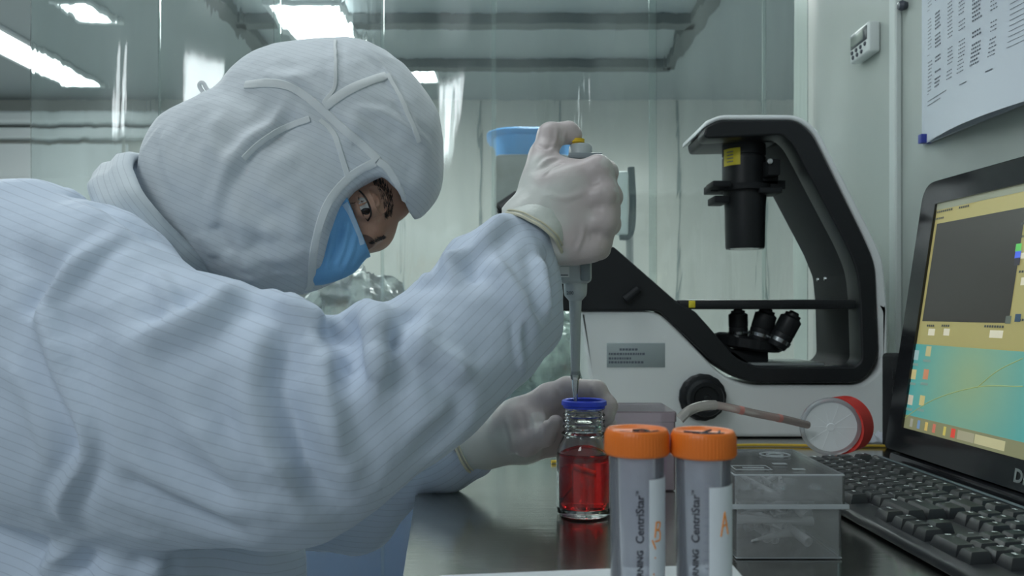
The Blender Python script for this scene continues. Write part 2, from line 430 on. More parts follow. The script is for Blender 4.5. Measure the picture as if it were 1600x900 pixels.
# things seen through the curtain
t = thing('storage_cart', 'grey cart behind the curtain that carries the blue basin', 'cart', (.02, 2.6, 0))
m_cart = mat('grey_cart', (.36, .37, .36), .35, var=(9, (.27, .26, .24), .35, .65))
Yk = 2.45
bx0, bx1 = P(762, 0, Yk).x, P(905, 0, Yk).x
zt = P(0, 240, Yk).z
obj('cart_tub', rbox((bx0+.02, Yk, zt-.17), (bx1-.02, Yk+.3, zt), .015), m_cart, t)
bm = bmesh.new()
for x in (bx0+.04, bx1-.04):
    for y in (Yk+.03, Yk+.27): tube(bm, [(x, y, 0), (x, y, zt-.15)], .01)
obj('cart_frame', bm, m_steel, t)
m_blue = mat('blue_plastic', (.12, .38, .78), .35)
t = thing('basin', 'bright blue plastic basin with a rolled rim behind the curtain', 'basin', (.02, Yk+.15, zt))
zr = P(0, 198, Yk).z; cx = (bx0+bx1)/2; cy = Yk+.15; hx = (bx1-bx0)/2; hy = .15
bm = bmesh.new(); rings = []
for sx, z in ((.85, zt+.001), (.93, zr-.02), (1.0, zr-.014), (1.04, zr-.006), (1.0, zr), (.95, zr-.004), (.9, zr-.02), (.82, zt+.008)):
    rr = []
    for k in range(48):
        a = 2*math.pi*k/48; c_, s_ = math.cos(a), math.sin(a)
        rr.append(bm.verts.new((cx+hx*sx*math.copysign(abs(c_)**.5, c_), cy+hy*sx*math.copysign(abs(s_)**.5, s_), z)))
    rings.append(rr)
for A, B in zip(rings, rings[1:]):
    for k in range(48): bm.faces.new((A[k], A[(k+1) % 48], B[(k+1) % 48], B[k]))
bm.faces.new(rings[0]); bm.faces.new(rings[-1])
obj('basin_body', bm, m_blue, t)
# white pull handle plate on a post seen as a blurred upright mark
t = thing('upright_plate', 'upright white plate with dark shadow edges behind the curtain, right of the raised hand', 'plate', (.26, 2.0, .5))
a, b = P(962, 268, 2.0), P(990, 368, 2.0)
obj('plate', rbox((a.x, 1.99, b.z), (b.x-.012, 2.005, a.z), .006, 3), m_white, t)
bm = bmesh.new(); tube(bm, catmull([(b.x-.006, 2.0, a.z+.01), (b.x-.002, 2.0, (a.z+b.z)/2), (b.x-.008, 2.0, b.z+.004), (a.x+.01, 2.0, b.z-.004)], 6), .008)
obj('edge_shadow', bm, mat('shadow_edge_dark', (.05, .08, .09), .6), t)  # shadow along the plate's edges, modelled as a dark tube
bm = bmesh.new(); tube(bm, [(b.x-.006, 2.02, 0), (b.x-.006, 2.02, b.z+.02)], .009); obj('post', bm, m_steel, t)
# crumpled clear bag of stuff low behind the curtain
def blob(name, c, r, seed, m, amp):
    bm = bmesh.new(); bmesh.ops.create_icosphere(bm, subdivisions=5, radius=1)
    for v in bm.verts:
        n = noise.noise(v.co*2.4+Vector((seed, 0, 0))); n2 = 1-2*abs(noise.noise(v.co*5+Vector((0, seed, 0))))
        v.co = Vector(c)+Vector((v.co.x*r[0], v.co.y*r[1], v.co.z*r[2]))*(1+amp*n+amp*.5*n2)
    zb = min(v.co.z for v in bm.verts)
    for v in bm.verts: v.co.z += .701-zb
    return bm
m_bag = mat('dark_wrinkled_plastic', (.16, .17, .17), .18, spec=.8, var=(22, (.55, .58, .57), .48, .62))
c = P(545, 470, 2.15); o = obj('plastic_bag', blob('b', (c.x, 2.15, .925), (.17, .1, .18), 3, m_bag, .22), m_bag)
tag(o, 'crumpled dark see-through plastic bag behind the curtain, below the face mask', 'bag')
bs = rbox((c.x-.2, 1.98, 0), (c.x+.62, 2.28, .70), .01); o = obj('side_cabinet', bs, mat('pale_blue_paint', (.14, .22, .44), .4)); tag(o, 'low blue cabinet behind the curtain, under the crumpled bags', 'cabinet')
m_bag2 = mat('pale_green_plastic', (.42, .52, .48), .2, spec=.7, var=(25, (.20, .26, .24), .45, .65))
c = P(840, 560, 2.1); o = obj('plastic_bag', blob('b', (c.x, 2.12, .875), (.13, .09, .14), 9, m_bag2, .2), m_bag2)
tag(o, 'pale green plastic bag behind the curtain, between the raised sleeve and the microscope', 'bag')

# timer and papers on the right wall
t = thing('digital_timer', 'white digital timer with grey display and dark buttons on the right wall', 'timer', (XW, 1.506, 1.487))
obj('timer_case', rbox((XW-.022, 1.466, 1.460), (XW-.0005, 1.546, 1.514), .004, 3), mat('white_timer_plastic', (.68, .73, .72), .4), t)
obj('display_bezel', rbox((XW-.0235, 1.472, 1.484), (XW-.021, 1.541, 1.509), .001), mat('dark_bezel', (.05, .06, .07), .3), t)
obj('display', rbox((XW-.0242, 1.486, 1.487), (XW-.0233, 1.538, 1.505), .0005), mat('lcd', (.22, .26, .23), .25), t)
mb = mat('dark_button', (.06, .07, .09), .4)
for r_ in range(2):
    for c_ in range(4 if r_ == 0 else 3):
        bm = bmesh.new(); lathe(bm, [(0, .0022), (.0030, .0022), (.0038, .001), (.0038, -.002)], (XW-.0222, 1.535-c_*.0185-(r_*.004), 1.4775-r_*.0095), (-1, 0, 0), 16); obj('button', bm, mb, t)
m_paper = mat('paper', (.60, .66, .72), .7); m_ink = mat('printed_ink', (.12, .14, .17), .8)
def sheet_pt(u, v, lift=0):                                     # u 0..1 far to near, v 0 at the bottom
    y = 1.30-.34*u; z = 1.262+.26*v
    curl = .022*(max(0, 1-v*2.2))**1.5*math.sin(math.pi*min(1, u*.62)) +.006*u
    return Vector((XW-.006-curl-.010*math.sin(math.pi*u)-lift, y, z-.010*u*(1-v)))
t = thing('posted_documents', 'curling stack of printed table sheets pinned to the right wall above the monitor', 'papers', (XW, 1.17, 1.26))
bm = bmesh.new(); n = 20
for off in (0, .0006):
    g = [[bm.verts.new(sheet_pt(i/n, j/n, -off)) for i in range(n+1)] for j in range(n+1)]
    for j in range(n):
        for i in range(n): bm.faces.new((g[j][i], g[j][i+1], g[j+1][i+1], g[j+1][i]))
obj('front_sheet', bm, m_paper, t)
bm = bmesh.new(); box(bm, (XW-.004, 1.130, 1.395), (.004, .355, .265)); obj('back_sheets', bm, m_paper, t)
bm = bmesh.new()
def dash(u, v, w, h):
    q = [sheet_pt(u+a, v+b, .0007) for a, b in ((0, 0), (w, 0), (w, h), (0, h))]; bm.faces.new([bm.verts.new(p) for p in q])
rnd = random.Random(3)
for (v0, v1) in ((.30, .50), (.53, .76), (.80, .98)):
    nr = int((v1-v0)/.021)
    for cidx, (u, w) in enumerate(((.05, .035), (.13, .05), (.26, .045), (.36, .045), (.47, .06), (.60, .04))):
        for r_ in range(nr):
            if rnd.random() < .9:
                x = u; e = u+w
                while x < e: ww = rnd.uniform(.006, .014); dash(x, v0+r_*.021, ww, .009 if cidx in (1, 4) else .005); x += ww+.005
for r_ in range(26): dash(.72, .30+r_*.026, .20, .0025)
for v in (.285, .515, .78): dash(.04, v, .88, .0022)
dash(.05, .24, .22, .004); dash(.05, .215, .16, .004); dash(.4, .225, .06, .005); dash(.6, .225, .05, .006)
obj('printed_table', bm, m_ink, t, False)
bm = rbox((XW-.018, 1.285, 1.262), (XW-.001, 1.296, 1.276), .001); obj('clip', bm, mat('blue_clip', (.03, .05, .30), .4), t)
t = tag(obj('wall_hook', lathe(bmesh.new(), [(0, .016), (.006, .014), (.009, .008), (.006, 0)], (XW, 1.37, 1.505), (-1, 0, 0), 16), mb), 'small black round hook on the wall, left of the papers', 'hook')
# ---------------------------------------------------------------- bench
m_bench = mat('stainless_top', (.44, .44, .415), 1.0*.17, 1, bump=(30, .06, .002, (.4, 6, 1)), var=(5, (.52, .52, .49), .3, .7, (1, 3, 1)))
t = thing('workbench', 'stainless steel workbench with a mirror-like dark top', 'bench', (.27, 1.0, 0))
poly = [(-.061, .36), (XW-.004, .36), (XW-.004, 1.72), (-.172, 1.72)]
bm = bmesh.new(); vs = [bm.verts.new((x, y, .8)) for x, y in poly]; f = bm.faces.new(vs)
r = bmesh.ops.extrude_face_region(bm, geom=[f])
for v in r['geom']:
    if isinstance(v, bmesh.types.BMVert): v.co.z = .762
bmesh.ops.bevel(bm, geom=list(bm.edges), offset=.0025, segments=2, affect='EDGES')
obj('bench_top', bm, m_bench, t)
for x, y in ((-.05, .42), (-.06, 1.66), (.6, .42), (.6, 1.66)):
    bm = bmesh.new(); box(bm, (x, y, .381), (.04, .04, .762), .004); obj('leg', bm, m_steel, t)
# ---------------------------------------------------------------- microscope
YM, SM = 1.32, F/1.32
def M(x, y): return ((x-800)/SM, CZ-(y-HZ)/SM)
def Mp(pts, rad=0, n=5): return smoothpoly([M(*p) for p in pts], rad, n)
m_mw = mat('microscope_white', (.78, .82, .82), .38)
m_mb = mat('microscope_black', (.016, .018, .020), .42, spec=.3)
m_mb2 = mat('microscope_soft_black', (.020, .022, .024), .6, spec=.15)
m_glass = mat('dark_lens', (.01, .012, .015), .05)
t = thing('microscope', 'large white and black inverted microscope standing at the back of the bench', 'microscope', (.3, 1.42, .8))
base = [(906, 486), (1028, 486), (1062, 518), (1128, 586), (1168, 602), (1346, 602), (1374, 578), (1378, 470), (1386, 486), (1387, 683), (958, 683), (944, 655), (922, 598)]
obj('base', prism(Mp(base, [.004, .02, 0, .02, .02, .02, .01, .004, .006, .012, .02, .02, .02]), YM, YM+.20, .006, 3), m_mw, t)
obj('base_foot', prism(Mp([(965, 682), (1380, 682), (1380, 684.3), (965, 684.3)], 0), YM+.008, YM+.19), m_mb, t)
arm = [(1100, 205), (1102, 199), (1123, 188.5), (1243, 188.5), (1268, 210), (1349, 373), (1366, 412), (1372, 560), (1346, 598), (1166, 598), (1120, 573), (1028, 486), (868, 486), (868, 395),
       (935, 392), (958, 385), (1060, 474), (1085, 486), (1110, 514), (1150, 561), (1186, 573), (1336, 573), (1345, 562), (1342, 470), (1338, 425), (1322, 385), (1238, 226), (1222, 211), (1104, 217), (1099, 212)]
rads = [.004, .004, .015, .04, .03, .03, .04, .03, .03, .03, .03, .006, .004, .004, .01, .004, .01, .005, .01, .02, .01, .008, .006, .005, .02, .03, .02, .01, .01, .003]
obj('black_frame', prism(Mp(arm, rads), YM-.004, YM+.045, .003, 2), m_mb, t)
# inner side wall of the arm and frame, running back in depth
inner = [(1225, 212), (1240, 226), (1324, 385), (1340, 425), (1345, 470), (1347, 562), (1336, 575), (1188, 575), (1188, 580), (1350, 590), (1362, 560), (1356, 412), (1340, 372), (1262, 210), (1240, 195), (1225, 195)]
obj('arm_inner_wall', prism(Mp(inner, .006), YM+.044, YM+.20, .003, 2), m_mb2, t)
obj('arm_head_plate', prism(Mp([(1104, 199), (1122, 188), (1244, 188), (1256, 212), (1108, 215)], [.006, .02, .03, .01, .006]), YM+.044, YM+.15, .006, 3), m_mb, t)
shell = [(1099, 200), (1101, 190), (1125, 179), (1247, 179), (1278, 202), (1361, 364), (1380, 405), (1387, 486), (1387, 560), (1374, 560), (1367, 412), (1351, 372), (1271, 207), (1245, 187), (1123, 187)]
obj('white_cover', prism(Mp(shell, [.004, .006, .02, .04, .03, .03, .02, .01, 0, 0, .03, .03, .03, .03, .01]), YM, YM+.17, .0035, 3), m_mw, t)
obj('rear_bump', prism(Mp([(1316, 303), (1322, 300), (1340, 336), (1334, 338)], .003), YM+.1, YM+.13, .002), m_mb, t)
# lamp house and condenser
yc = YM+.075; sc = F/yc
def C(x, y): return Vector(((x-800)/sc, yc, CZ-(y-HZ)/sc))
k = 1/sc
o = C(1164, 388)
bm = bmesh.new(); lathe(bm, [(0, .004), (25*k, .003), (25*k, .0), (29*k, -.001), (30*k, .003), (31*k, 60*k), (33*k, 88*k), (33*k, 96*k), (0, 96*k)], o, (0, 0, 1), 48); cd_ = obj('condenser', bm, m_mb, t)
obj('condenser_lens', lathe(bmesh.new(), [(0, -.002), (22*k, -.001), (25*k, .003), (0, .003)], o), mat('pale_lens', (.35, .38, .38), .1), cd_)
bm = bmesh.new(); lathe(bm, [(0, 95*k), (33*k, 95*k), (33*k, 140*k), (30.5*k, 141*k), (30.5*k, 143*k), (33*k, 144*k), (33*k, 182*k), (0, 182*k)], o-Vector((2*k, 0, 0)), (0, 0, 1), 48); lh = obj('lamp_house', bm, m_mb, t)
bm = bmesh.new()
for (x, y, w, h, dy) in ((1158, 293, 98, 12, .02), (1180, 285, 58, 14, 0), (1118, 293, 28, 9, -.02), (1200, 292, 40, 14, .0), (1122, 314, 22, 11, .0), (1192, 303, 34, 8, -.02), (1194, 270, 18, 24, -.03)):
    c = C(x, y); box(bm, (c.x, yc+dy, c.z), (w*k, .05, h*k), .0015)
lathe(bm, [(33*k, 0), (42*k, 0), (42*k, 9*k), (33*k, 9*k)], C(1162, 300), close=True)
obj('aperture_slider', bm, m_mb2, t)
c = C(1186, 262); obj('set_screw', lathe(bmesh.new(), [(0, .006), (4*k, .005), (4.5*k, 0)], (c.x, yc-.055, c.z), (0, -1, 0), 16), m_steel, t)
def curved(name, cx, cy, r, a0, a1, z0, z1, m, parent, th=.0004, lean=0):      # label wrapped on an upright cylinder, angle from -Y
    bm = bmesh.new(); n = 12; R = []
    for rr in (r+.0002, r+.0002+th):
        g = []
        for z in (z0, z1):
            g.append([bm.verts.new((cx+rr*math.sin(a0+(a1-a0)*i/n), cy-rr*math.cos(a0+(a1-a0)*i/n), z)) for i in range(n+1)])
        R.append(g)
        for i in range(n): bm.faces.new((g[0][i], g[0][i+1], g[1][i+1], g[1][i]))
    for i in range(n):
        for e in (0, 1): bm.faces.new((R[0][e][i], R[0][e][i+1], R[1][e][i+1], R[1][e][i]))
    for e in (0, n): bm.faces.new((R[0][0][e], R[0][1][e], R[1][1][e], R[1][0][e]))
    return obj(name, bm, m, parent)
co = o-Vector((2*k, 0, 0)); m_yel = mat('yellow_label', (.62, .52, .03), .5)
yl = curved('warning_label', co.x, co.y, 33*k, -1.35, -.42, C(0, 262).z, C(0, 236).z, m_yel, lh)
yl['label'] = 'yellow warning label'
for z in (241, 246, 251, 256): curved('label_text', co.x, co.y, 33*k+.0005, -1.1, -.75, C(0, z+1).z, C(0, z-.6).z, m_ink, yl, .0001)
# stage
zs0, zs1 = M(0, 483)[1], M(0, 468)[1]
obj('stage', rbox((M(1062, 0)[0], YM+.0, zs0), (M(1338, 0)[0], YM+.17, zs1), .003), m_mb, t)
bm = rbox((M(1054, 0)[0], YM+.01, zs0+.003), (M(1088, 0)[0], YM+.05, zs1-.001), .003); obj('stage_slider', bm, m_mb2, t)
o2 = obj('stage_marker', rbox((M(1076, 0)[0], YM-.003, M(0, 481)[1]), (M(1086, 0)[0], YM+.004, M(0, 470)[1]), .001), m_yel, t)
# nosepiece and objectives
c = Vector((M(1192, 0)[0], YM+.08, M(0, 538)[1])); ax = Vector((.12, -.05, 1)).normalized()
m_ring = mat('silver_ring', (.38, .40, .41), .25, 1)
bm = bmesh.new(); lathe(bm, [(0, -.010), (.05, -.010), (.056, -.006), (.056, .008), (.05, .011), (0, .012)], c, ax, 60, lambda t_, h: .02*math.sin(t_*40)); obj('nosepiece', bm, m_mb, t)
bm = bmesh.new(); box(bm, (c.x-.02, YM+.09, c.z-.022), (.09, .08, .022), .004); obj('nosepiece_mount', bm, m_mb2, t)
def objective(px, top, tilt, s=1.0, dy=-.03):
    b = Vector((M(px[0], 0)[0], YM+.06+dy, M(0, px[1])[1])); e = Vector((M(top[0], 0)[0], YM+.06+dy+tilt, M(0, top[1])[1])); L = (e-b).length
    q = thing_part('objective', lathe(bmesh.new(), [(0, 0), (.014*s, 0), (.0155*s, .1*L), (.0165*s, .3*L), (.0165*s, .36*L), (.0155*s, .37*L), (.0165*s, .40*L), (.0165*s, .80*L), (.012*s, .86*L), (.012*s, .93*L), (.008*s, .94*L), (.007*s, L), (0, L)], b, e-b, 32), m_mb, t)
    obj('objective_band', lathe(bmesh.new(), [(.0158*s, .12*L), (.0170*s, .12*L), (.0176*s, .22*L), (.0168*s, .22*L)], b, e-b, 32, close=True), m_ring, q)
def thing_part(n, bm, m, p): return obj(n, bm, m, p)
objective((1170, 530), (1169, 482), 0, .95, .0); objective((1196, 534), (1212, 482), 0, 1.08, -.02); objective((1220, 543), (1250, 488), 0, 1.08, -.035); objective((1188, 530), (1190, 496), 0, .6, .05)
bm = prism(Mp([(1075, 488), (1092, 486), (1102, 512), (1140, 534), (1190, 572), (1148, 562)], .004), YM+.05, YM+.16, .003); obj('focus_bracket', bm, m_mb2, t)
bm = rbox((M(1182, 0)[0], YM+.03, M(0, 574)[1]), (M(1300, 0)[0], YM+.15, M(0, 569)[1]), .002); obj('inner_ledge', bm, mat('grey_ledge', (.30, .33, .33), .3), t)
for x in (1284, 1306):
    p = M(x, 433); obj('screw', lathe(bmesh.new(), [(0, .002), (.003, .002), (.004, 0)], (M(1344, 0)[0]-.03+(x-1284)*0, YM+.1+(x-1284)*-.0015, p[1]), (-1, 0, 0), 12), m_ring, t)
# focus knob
ck = Vector((M(1096, 0)[0], YM, M(0, 620)[1]))
bm = bmesh.new(); lathe(bm, [(0, 0), (.036, 0), (.037, .004), (.037, .010), (.034, .013), (.029, .014), (.028, .017), (.0285, .032), (.026, .036), (.020, .036), (.018, .033), (.006, .033), (.005, .036), (0, .036)], ck, (0, -1, 0), 64, lambda t_, h: .012*math.sin(t_*48) if .003 < h < .011 else 0)
obj('focus_knob', bm, m_mb, t)
# sticker with small print
m_stk = mat('grey_sticker', (.33, .39, .40), .45)
a, b = M(948, 536), M(1039, 574)
st = obj('sticker', rbox((a[0], YM-.0008, b[1]), (b[0], YM+.0005, a[1]), .0006), m_stk, t)
bm = bmesh.new(); rr = random.Random(5)
for row, (y, x0, x1) in enumerate(((546, 968, 996), (553, 951, 1004), (560, 951, 984), (566, 951, 1002))):
    x = x0
    while x < x1:
        w = rr.uniform(2, 4.2); q = M(x, y-1.7); q2 = M(x+w, y+1.7)
        box(bm, ((q[0]+q2[0])/2, YM-.0009, (q[1]+q2[1])/2), (abs(q2[0]-q[0]), .0003, abs(q[1]-q2[1]))); x += w+1.1
obj('small_print', bm, m_ink, st, False)
# tiny handle on black frame
p0 = M(976, 470); p1 = M(996, 452)
bm = bmesh.new(); tube(bm, [(p0[0], YM-.012, p0[1]), (p1[0], YM-.012, p1[1])], [.008, .006], 16); tube(bm, [(p1[0], YM-.012, p1[1]), (p1[0], YM, p1[1])], .005, 12); obj('light_path_lever', bm, m_mb2, t)
# eyepiece tube at left, partly behind the raised hand
e0 = Vector((M(868, 0)[0], YM+.07, M(0, 420)[1]));
h0 = P(768, 322, YM+.05); h1 = P(822, 282, YM+.05)
bm = prism(Mp([(800, 400), (872, 392), (940, 394), (962, 386), (1026, 486), (868, 486), (846, 440)], .01), YM+.03, YM+.14, .01, 3); obj('observation_head', bm, m_mb, t)
d_ = (h0-h1).normalized()
for dy in (0, .062):
    bm = bmesh.new(); c1 = h1+Vector((.02, dy, -.012))
    lathe(bm, [(0, 0), (.014, 0), (.015, .03), (.019, .034), (.0205, .07), (.0165, .074), (.0155, .066), (0, .064)], c1-d_*0, d_, 32)
    ep = obj('eyepiece', bm, m_mb, t)
    bm = bmesh.new(); tube(bm, catmull([c1-d_*.004, c1-d_*.05+Vector((0, 0, -.02)), e0+Vector((0, dy-.03, 0))], 6), [.018]*13, 20); obj('eyepiece_tube', bm, m_mb2, t)
# black box behind the monitor
t = thing('power_adapter', 'black ribbed adapter block standing behind the monitor edge', 'adapter', (.57, 1.22, .8))
a, b = P(1386, 552, 1.22), P(1414, 672, 1.22)
obj('adapter_body', rbox((a.x, 1.20, .8), (b.x, 1.24, a.z), .006, 3), m_mb2, t)
bm = bmesh.new()
for i in range(4): box(bm, (a.x+.004, 1.198, a.z-.03-i*.022), (.012, .006, .012), .002)
obj('socket', bm, m_mb, t)
# ---------------------------------------------------------------- glass bottle
TZ = .8
YB = .828; kb = YB/F; BX = (912.5-800)*kb
def bz(y): return CZ-(y-HZ)*kb
def glass(name, col, rough=.0, ior=1.45):
    m = mat(name, col, rough, trans=1, ior=ior); return m
m_gl = glass('clear_glass', (.97, .99, .98), ior=1.45)
m_red = glass('red_medium', (.80, .02, .02), ior=1.30)
t = thing('media_bottle', 'small glass screw-neck bottle half full of red medium with a blue pouring ring', 'bottle', (BX, YB, TZ))
H = .1115; r = .0275
outer = [(0, .0015), (.020, .0005), (.0245, .0), (.0268, .002), (r, .006), (r, .055), (.0268, .064), (.0225, .073), (.0205, .0765), (.0225, .0785), (.0225, .080), (.0200, .082)]
for i in range(3): z = .0845+i*.0058; outer += [(.0198, z), (.0212, z+.0016), (.0212, z+.0026), (.0198, z+.0042)]
outer += [(.0198, .1035), (.0205, .1045), (.0205, H-.002), (.0196, H)]
inner = [(.0178, H), (.0172, .104), (.0172, .082), (.0185, .075), (.0238, .065), (.0252, .055), (.0252, .008), (.022, .0045), (0, .004)]
obj('bottle_glass', lathe(bmesh.new(), outer+inner, (BX, YB, TZ+.0004), n=72), m_gl, t)
zl = bz(706)-TZ
obj('red_liquid', lathe(bmesh.new(), [(0, .0046), (.021, .0052), (.0247, .009), (.0247, zl), (.024, zl-.001), (0, zl-.001)], (BX, YB, TZ), n=64), m_red, t)
m_ringb = mat('blue_ring_plastic', (.025, .06, .62), .35)
obj('pouring_ring', lathe(bmesh.new(), [(.0180, H-.006), (.0180, H+.0012), (.0200, H+.0022), (.0222, H+.0010), (.0226, H-.0030), (.0210, H-.0036), (.0207, H-.006)], (BX, YB, TZ), n=64, close=True), m_ringb, t)
# ---------------------------------------------------------------- pipette
PY = .828; PX = (899-800)*kb
def q(y): return bz(y)
t = thing('micropipette', 'grey single-channel micropipette with a yellow button held upright over the bottle', 'pipette', (PX, PY, q(634)))
m_pg = mat('pipette_grey', (.42, .47, .48), .35); m_pd = mat('pipette_dark', (.22, .26, .28), .4)
m_tip = clear('clear_tip_plastic', (.75, .8, .8), .22, .1, .4)
def L_(y, r): return (r*kb, q(y)-q(634))
o = (PX, PY, q(634))
obj('shaft', lathe(bmesh.new(), [(0, L_(586, 0)[1]), L_(586, 6), L_(585, 6.8), L_(500, 8.5), L_(470, 10), L_(462, 17), L_(458, 18), L_(443, 18.5), L_(440, 17), (0, L_(440, 0)[1])], o, n=40), m_pg, t)
bm = bmesh.new(); zA, zB = q(441), q(180+60)
box(bm, (PX-1*kb, PY, (q(443)+q(300))/2), (50*kb, .030, q(300)-q(443)), .005, 3); bd = obj('handle_body', bm, m_pg, t)
obj('ejector_bar', rbox((PX+6*kb, PY-.018, q(440)), (PX+21*kb, PY-.004, q(412)), .002), m_pd, t)
bm = bmesh.new(); box(bm, (PX+14*kb, PY, q(247)), (52*kb, .030, q(243)-q(252)), .0012, 2); obj('finger_hook', bm, m_pd, t)
bm = bmesh.new(); lathe(bm, [(0, q(250)), (19*kb, q(250)), (18*kb, q(230)), (15*kb, q(226)), (0, q(226))], (PX+8*kb, PY, 0), n=32); obj('plunger_collar', bm, m_pg, t)
bm = bmesh.new(); lathe(bm, [(0, q(228)), (9*kb, q(228)), (9*kb, q(224)), (12*kb, q(223.5)), (12.5*kb, q(218)), (0, q(217.5))], (PX+2*kb, PY, 0), n=32); o_ = obj('plunger_button', bm, mat('yellow_button', (.75, .50, .02), .4), t)
o_['label'] = 'yellow thumb button'
obj('pipette_tip', lathe(bmesh.new(), [L_(592, 7.2), L_(586, 8), L_(580, 7.2), L_(580, 6.6), L_(600, 5.6), L_(634, 2.6), L_(634, 1.6), L_(600, 4.6), L_(592, 6.2)], o, n=28, close=True), m_tip, t)
s = obj('code_sticker', rbox((PX-27*kb, PY-.0155, q(434)), (PX-11*kb, PY-.0149, q(418)), .0002), mat('sticker_white', (.7, .74, .74), .5), t)
bm = bmesh.new(); text_bm('200', .0046, .0001, bm, Matrix.Translation((PX-15*kb, PY-18.9*kb, q(460.5))) @ Matrix.Rotation(math.pi/2, 4, 'X'))
obj('volume_mark', bm, m_ink, t, False)
bm = bmesh.new(); box(bm, (PX-19*kb, PY-.0157, q(431)), (12*kb, .0002, 1.6*kb)); obj('sticker_print', bm, m_ink, s, False)
# ---------------------------------------------------------------- foam rack and two centrifuge tubes
m_foam = mat('white_foam', (.68, .72, .74), .8, bump=(260, .5, .002))
t = thing('foam_rack', 'white foam tube rack at the bottom edge, holding the two orange-capped tubes', 'rack', (.05, .44, TZ))
bm = rbox((-.045, .36, TZ), (.137, .503, .8458), .004, 2)
for v in bm.verts: v.co += Vector((0, .012*(v.co.x-.04)/.09, 0)); v.co.z += .0006*math.sin(v.co.x*140)+.0004*math.sin(v.co.y*310)
rk = obj('foam_block', bm, m_foam, t)
m_cap = mat('orange_cap', (.82, .19, .022), .38, sss=.0); m_mark = mat('black_marker', (.03, .03, .04), .6)
m_tube = clear('frosted_tube', (.84, .88, 1.0), .28, .12, .3); m_lab = mat('white_label', (.72, .77, .82), .6); m_or = mat('orange_ink', (.80, .28, .04), .5)
m_print = mat('tube_print', (.02, .02, .03), .6)
def wrap(bm, cx, cy, r, ang):                                   # bend flat lettering (x along the arc) round an upright cylinder
    for v in bm.verts:
        a = ang+v.co.x/r; R = r+v.co.y; v.co = Vector((cx+R*math.sin(a), cy-R*math.cos(a), v.co.z))
def centrifuge(cx, cy, ztop, label, a0, a1, ta, mark, lz, rz_top):
    t = thing('centrifuge_tube', label, 'tube', (cx, cy, .821), 0, 'orange-capped centrifuge tubes in the foam rack')
    body = [(0, .0), (.004, .001), (.0142, .016), (.0147, ztop-.012-.821), (.0137, ztop-.012-.821), (.0133, .0165), (.0035, .002), (0, .0014)]
    obj('tube_body', lathe(bmesh.new(), body, (cx, cy, .821), n=64), m_tube, t)
    n = 56
    cap = [(0, -.0016), (.0140, -.0016), (.0152, -.0004), (.0160, 0), (.0167, -.0010), (.0172, -.0032), (.0174, -.0125), (.0168, -.0140), (.0150, -.0142), (.0150, -.004), (0, -.004)]
    bm = lathe(bmesh.new(), cap, (cx, cy, ztop), n=n*4, wave=lambda t_, h: .024*max(0, math.cos(t_*n)) if -.0135 < h < -.002 else 0)
    c = obj('screw_cap', bm, m_cap, t, True, False)
    bm = bmesh.new()
    for st in mark[0]: tube(bm, catmull([(cx+x, cy+y, ztop-.0012) for x, y in st], 5), .0006, 6)
    obj('marker_writing', bm, m_mark, c)
    l = curved('paper_label', cx, cy, .0148, a0, a1, .83, lz, m_lab, t, .0003); l['label'] = 'white handwritten paper label'
    bm = bmesh.new()
    for st in mark[1]: tube(bm, catmull([(x, -.0004, z) for x, z in st], 5), .00045, 6)
    for v in bm.verts: v.co.y = (v.co.y)*-1
    wrap(bm, cx, cy, .0149, 0); obj('orange_writing', bm, m_or, l)
    bm = text_bm('CentriStar', .0060, .00012); h = Matrix(((0, -1, 0, 0), (0, 0, 1, 0), (1, 0, 0, 0), (0, 0, 0, 1)))
    bm.transform(h); bm.transform(Matrix.Translation((0, .0002, CZ-(838-HZ)*cy/F)))
    b3 = text_bm('CORNING', .0045, .00012); b3.transform(h); b3.transform(Matrix.Translation((-.0004, .0002, CZ-(908-HZ)*cy/F))); me_ = bpy.data.meshes.new('x'); b3.to_mesh(me_); bm.from_mesh(me_); b3.free(); bpy.data.meshes.remove(me_)
    b2 = text_bm('TM', .0020, .00003); b2.transform(h); b2.transform(Matrix.Translation((-.0028, .0002, CZ-(766-HZ)*cy/F)))
    me_ = bpy.data.meshes.new('x'); b2.to_mesh(me_); bm.from_mesh(me_); b2.free(); bpy.data.meshes.remove(me_)
    wrap(bm, cx, cy, .0147, ta); obj('printed_lettering', bm, m_print, t, False)
    bm = bmesh.new()
    for i in range(14):
        z = .852+i*.0045; w = .006 if i % 2 == 0 else .0035
        for s_ in range(4): box(bm, (w*s_/4-.003, .0001, z), (w/4, .0002, .00025))
    wrap(bm, cx, cy, .0147, ta+.42); obj('graduation_marks', bm, mat('faint_print', (.20, .22, .28), .6), t, False)
    obj('settled_contents', lathe(bmesh.new(), [(0, .002), (.0032, .003), (.0130, .0175), (.0130, .034), (0, .0335)], (cx, cy, .821), n=40), clear('cloudy_fluid', (.9, .94, .97), .15, .1, .2), t)
    return t
SY = .455; ks = SY/F
def lz(y): return CZ-(y-HZ)*SY/F
Bz = lz(830)
B_or = [[(.0118-.004+.001, Bz+.008), (.0118-.004, Bz+.000)], [(.0085, Bz+.008), (.0115, Bz+.0075), (.0105, Bz+.0042), (.0084, Bz+.004), (.0112, Bz+.003), (.0112, Bz-.0015), (.0078, Bz-.002)], [(.006, Bz-.001), (.0082, Bz-.006)], [(.0068, Bz-.019), (.0072, Bz-.0196)], [(.0078, Bz-.0105), (.0080, Bz-.0108)]]
A_or = [[(.0062, lz(826)), (.0084, lz(793)), (.0089, lz(792))], [(.0087, lz(792)), (.0100, lz(808)), (.0112, lz(824))], [(.0069, lz(812)), (.0106, lz(808))]]
capB = [[(-.010, -.006), (-.004, -.009), (.0, -.004)], [(0, -.008), (.006, -.004), (.004, .002), (-.002, .0)], [(.002, -.010), (.011, -.003)], [(.004, -.011), (.012, -.006)]]
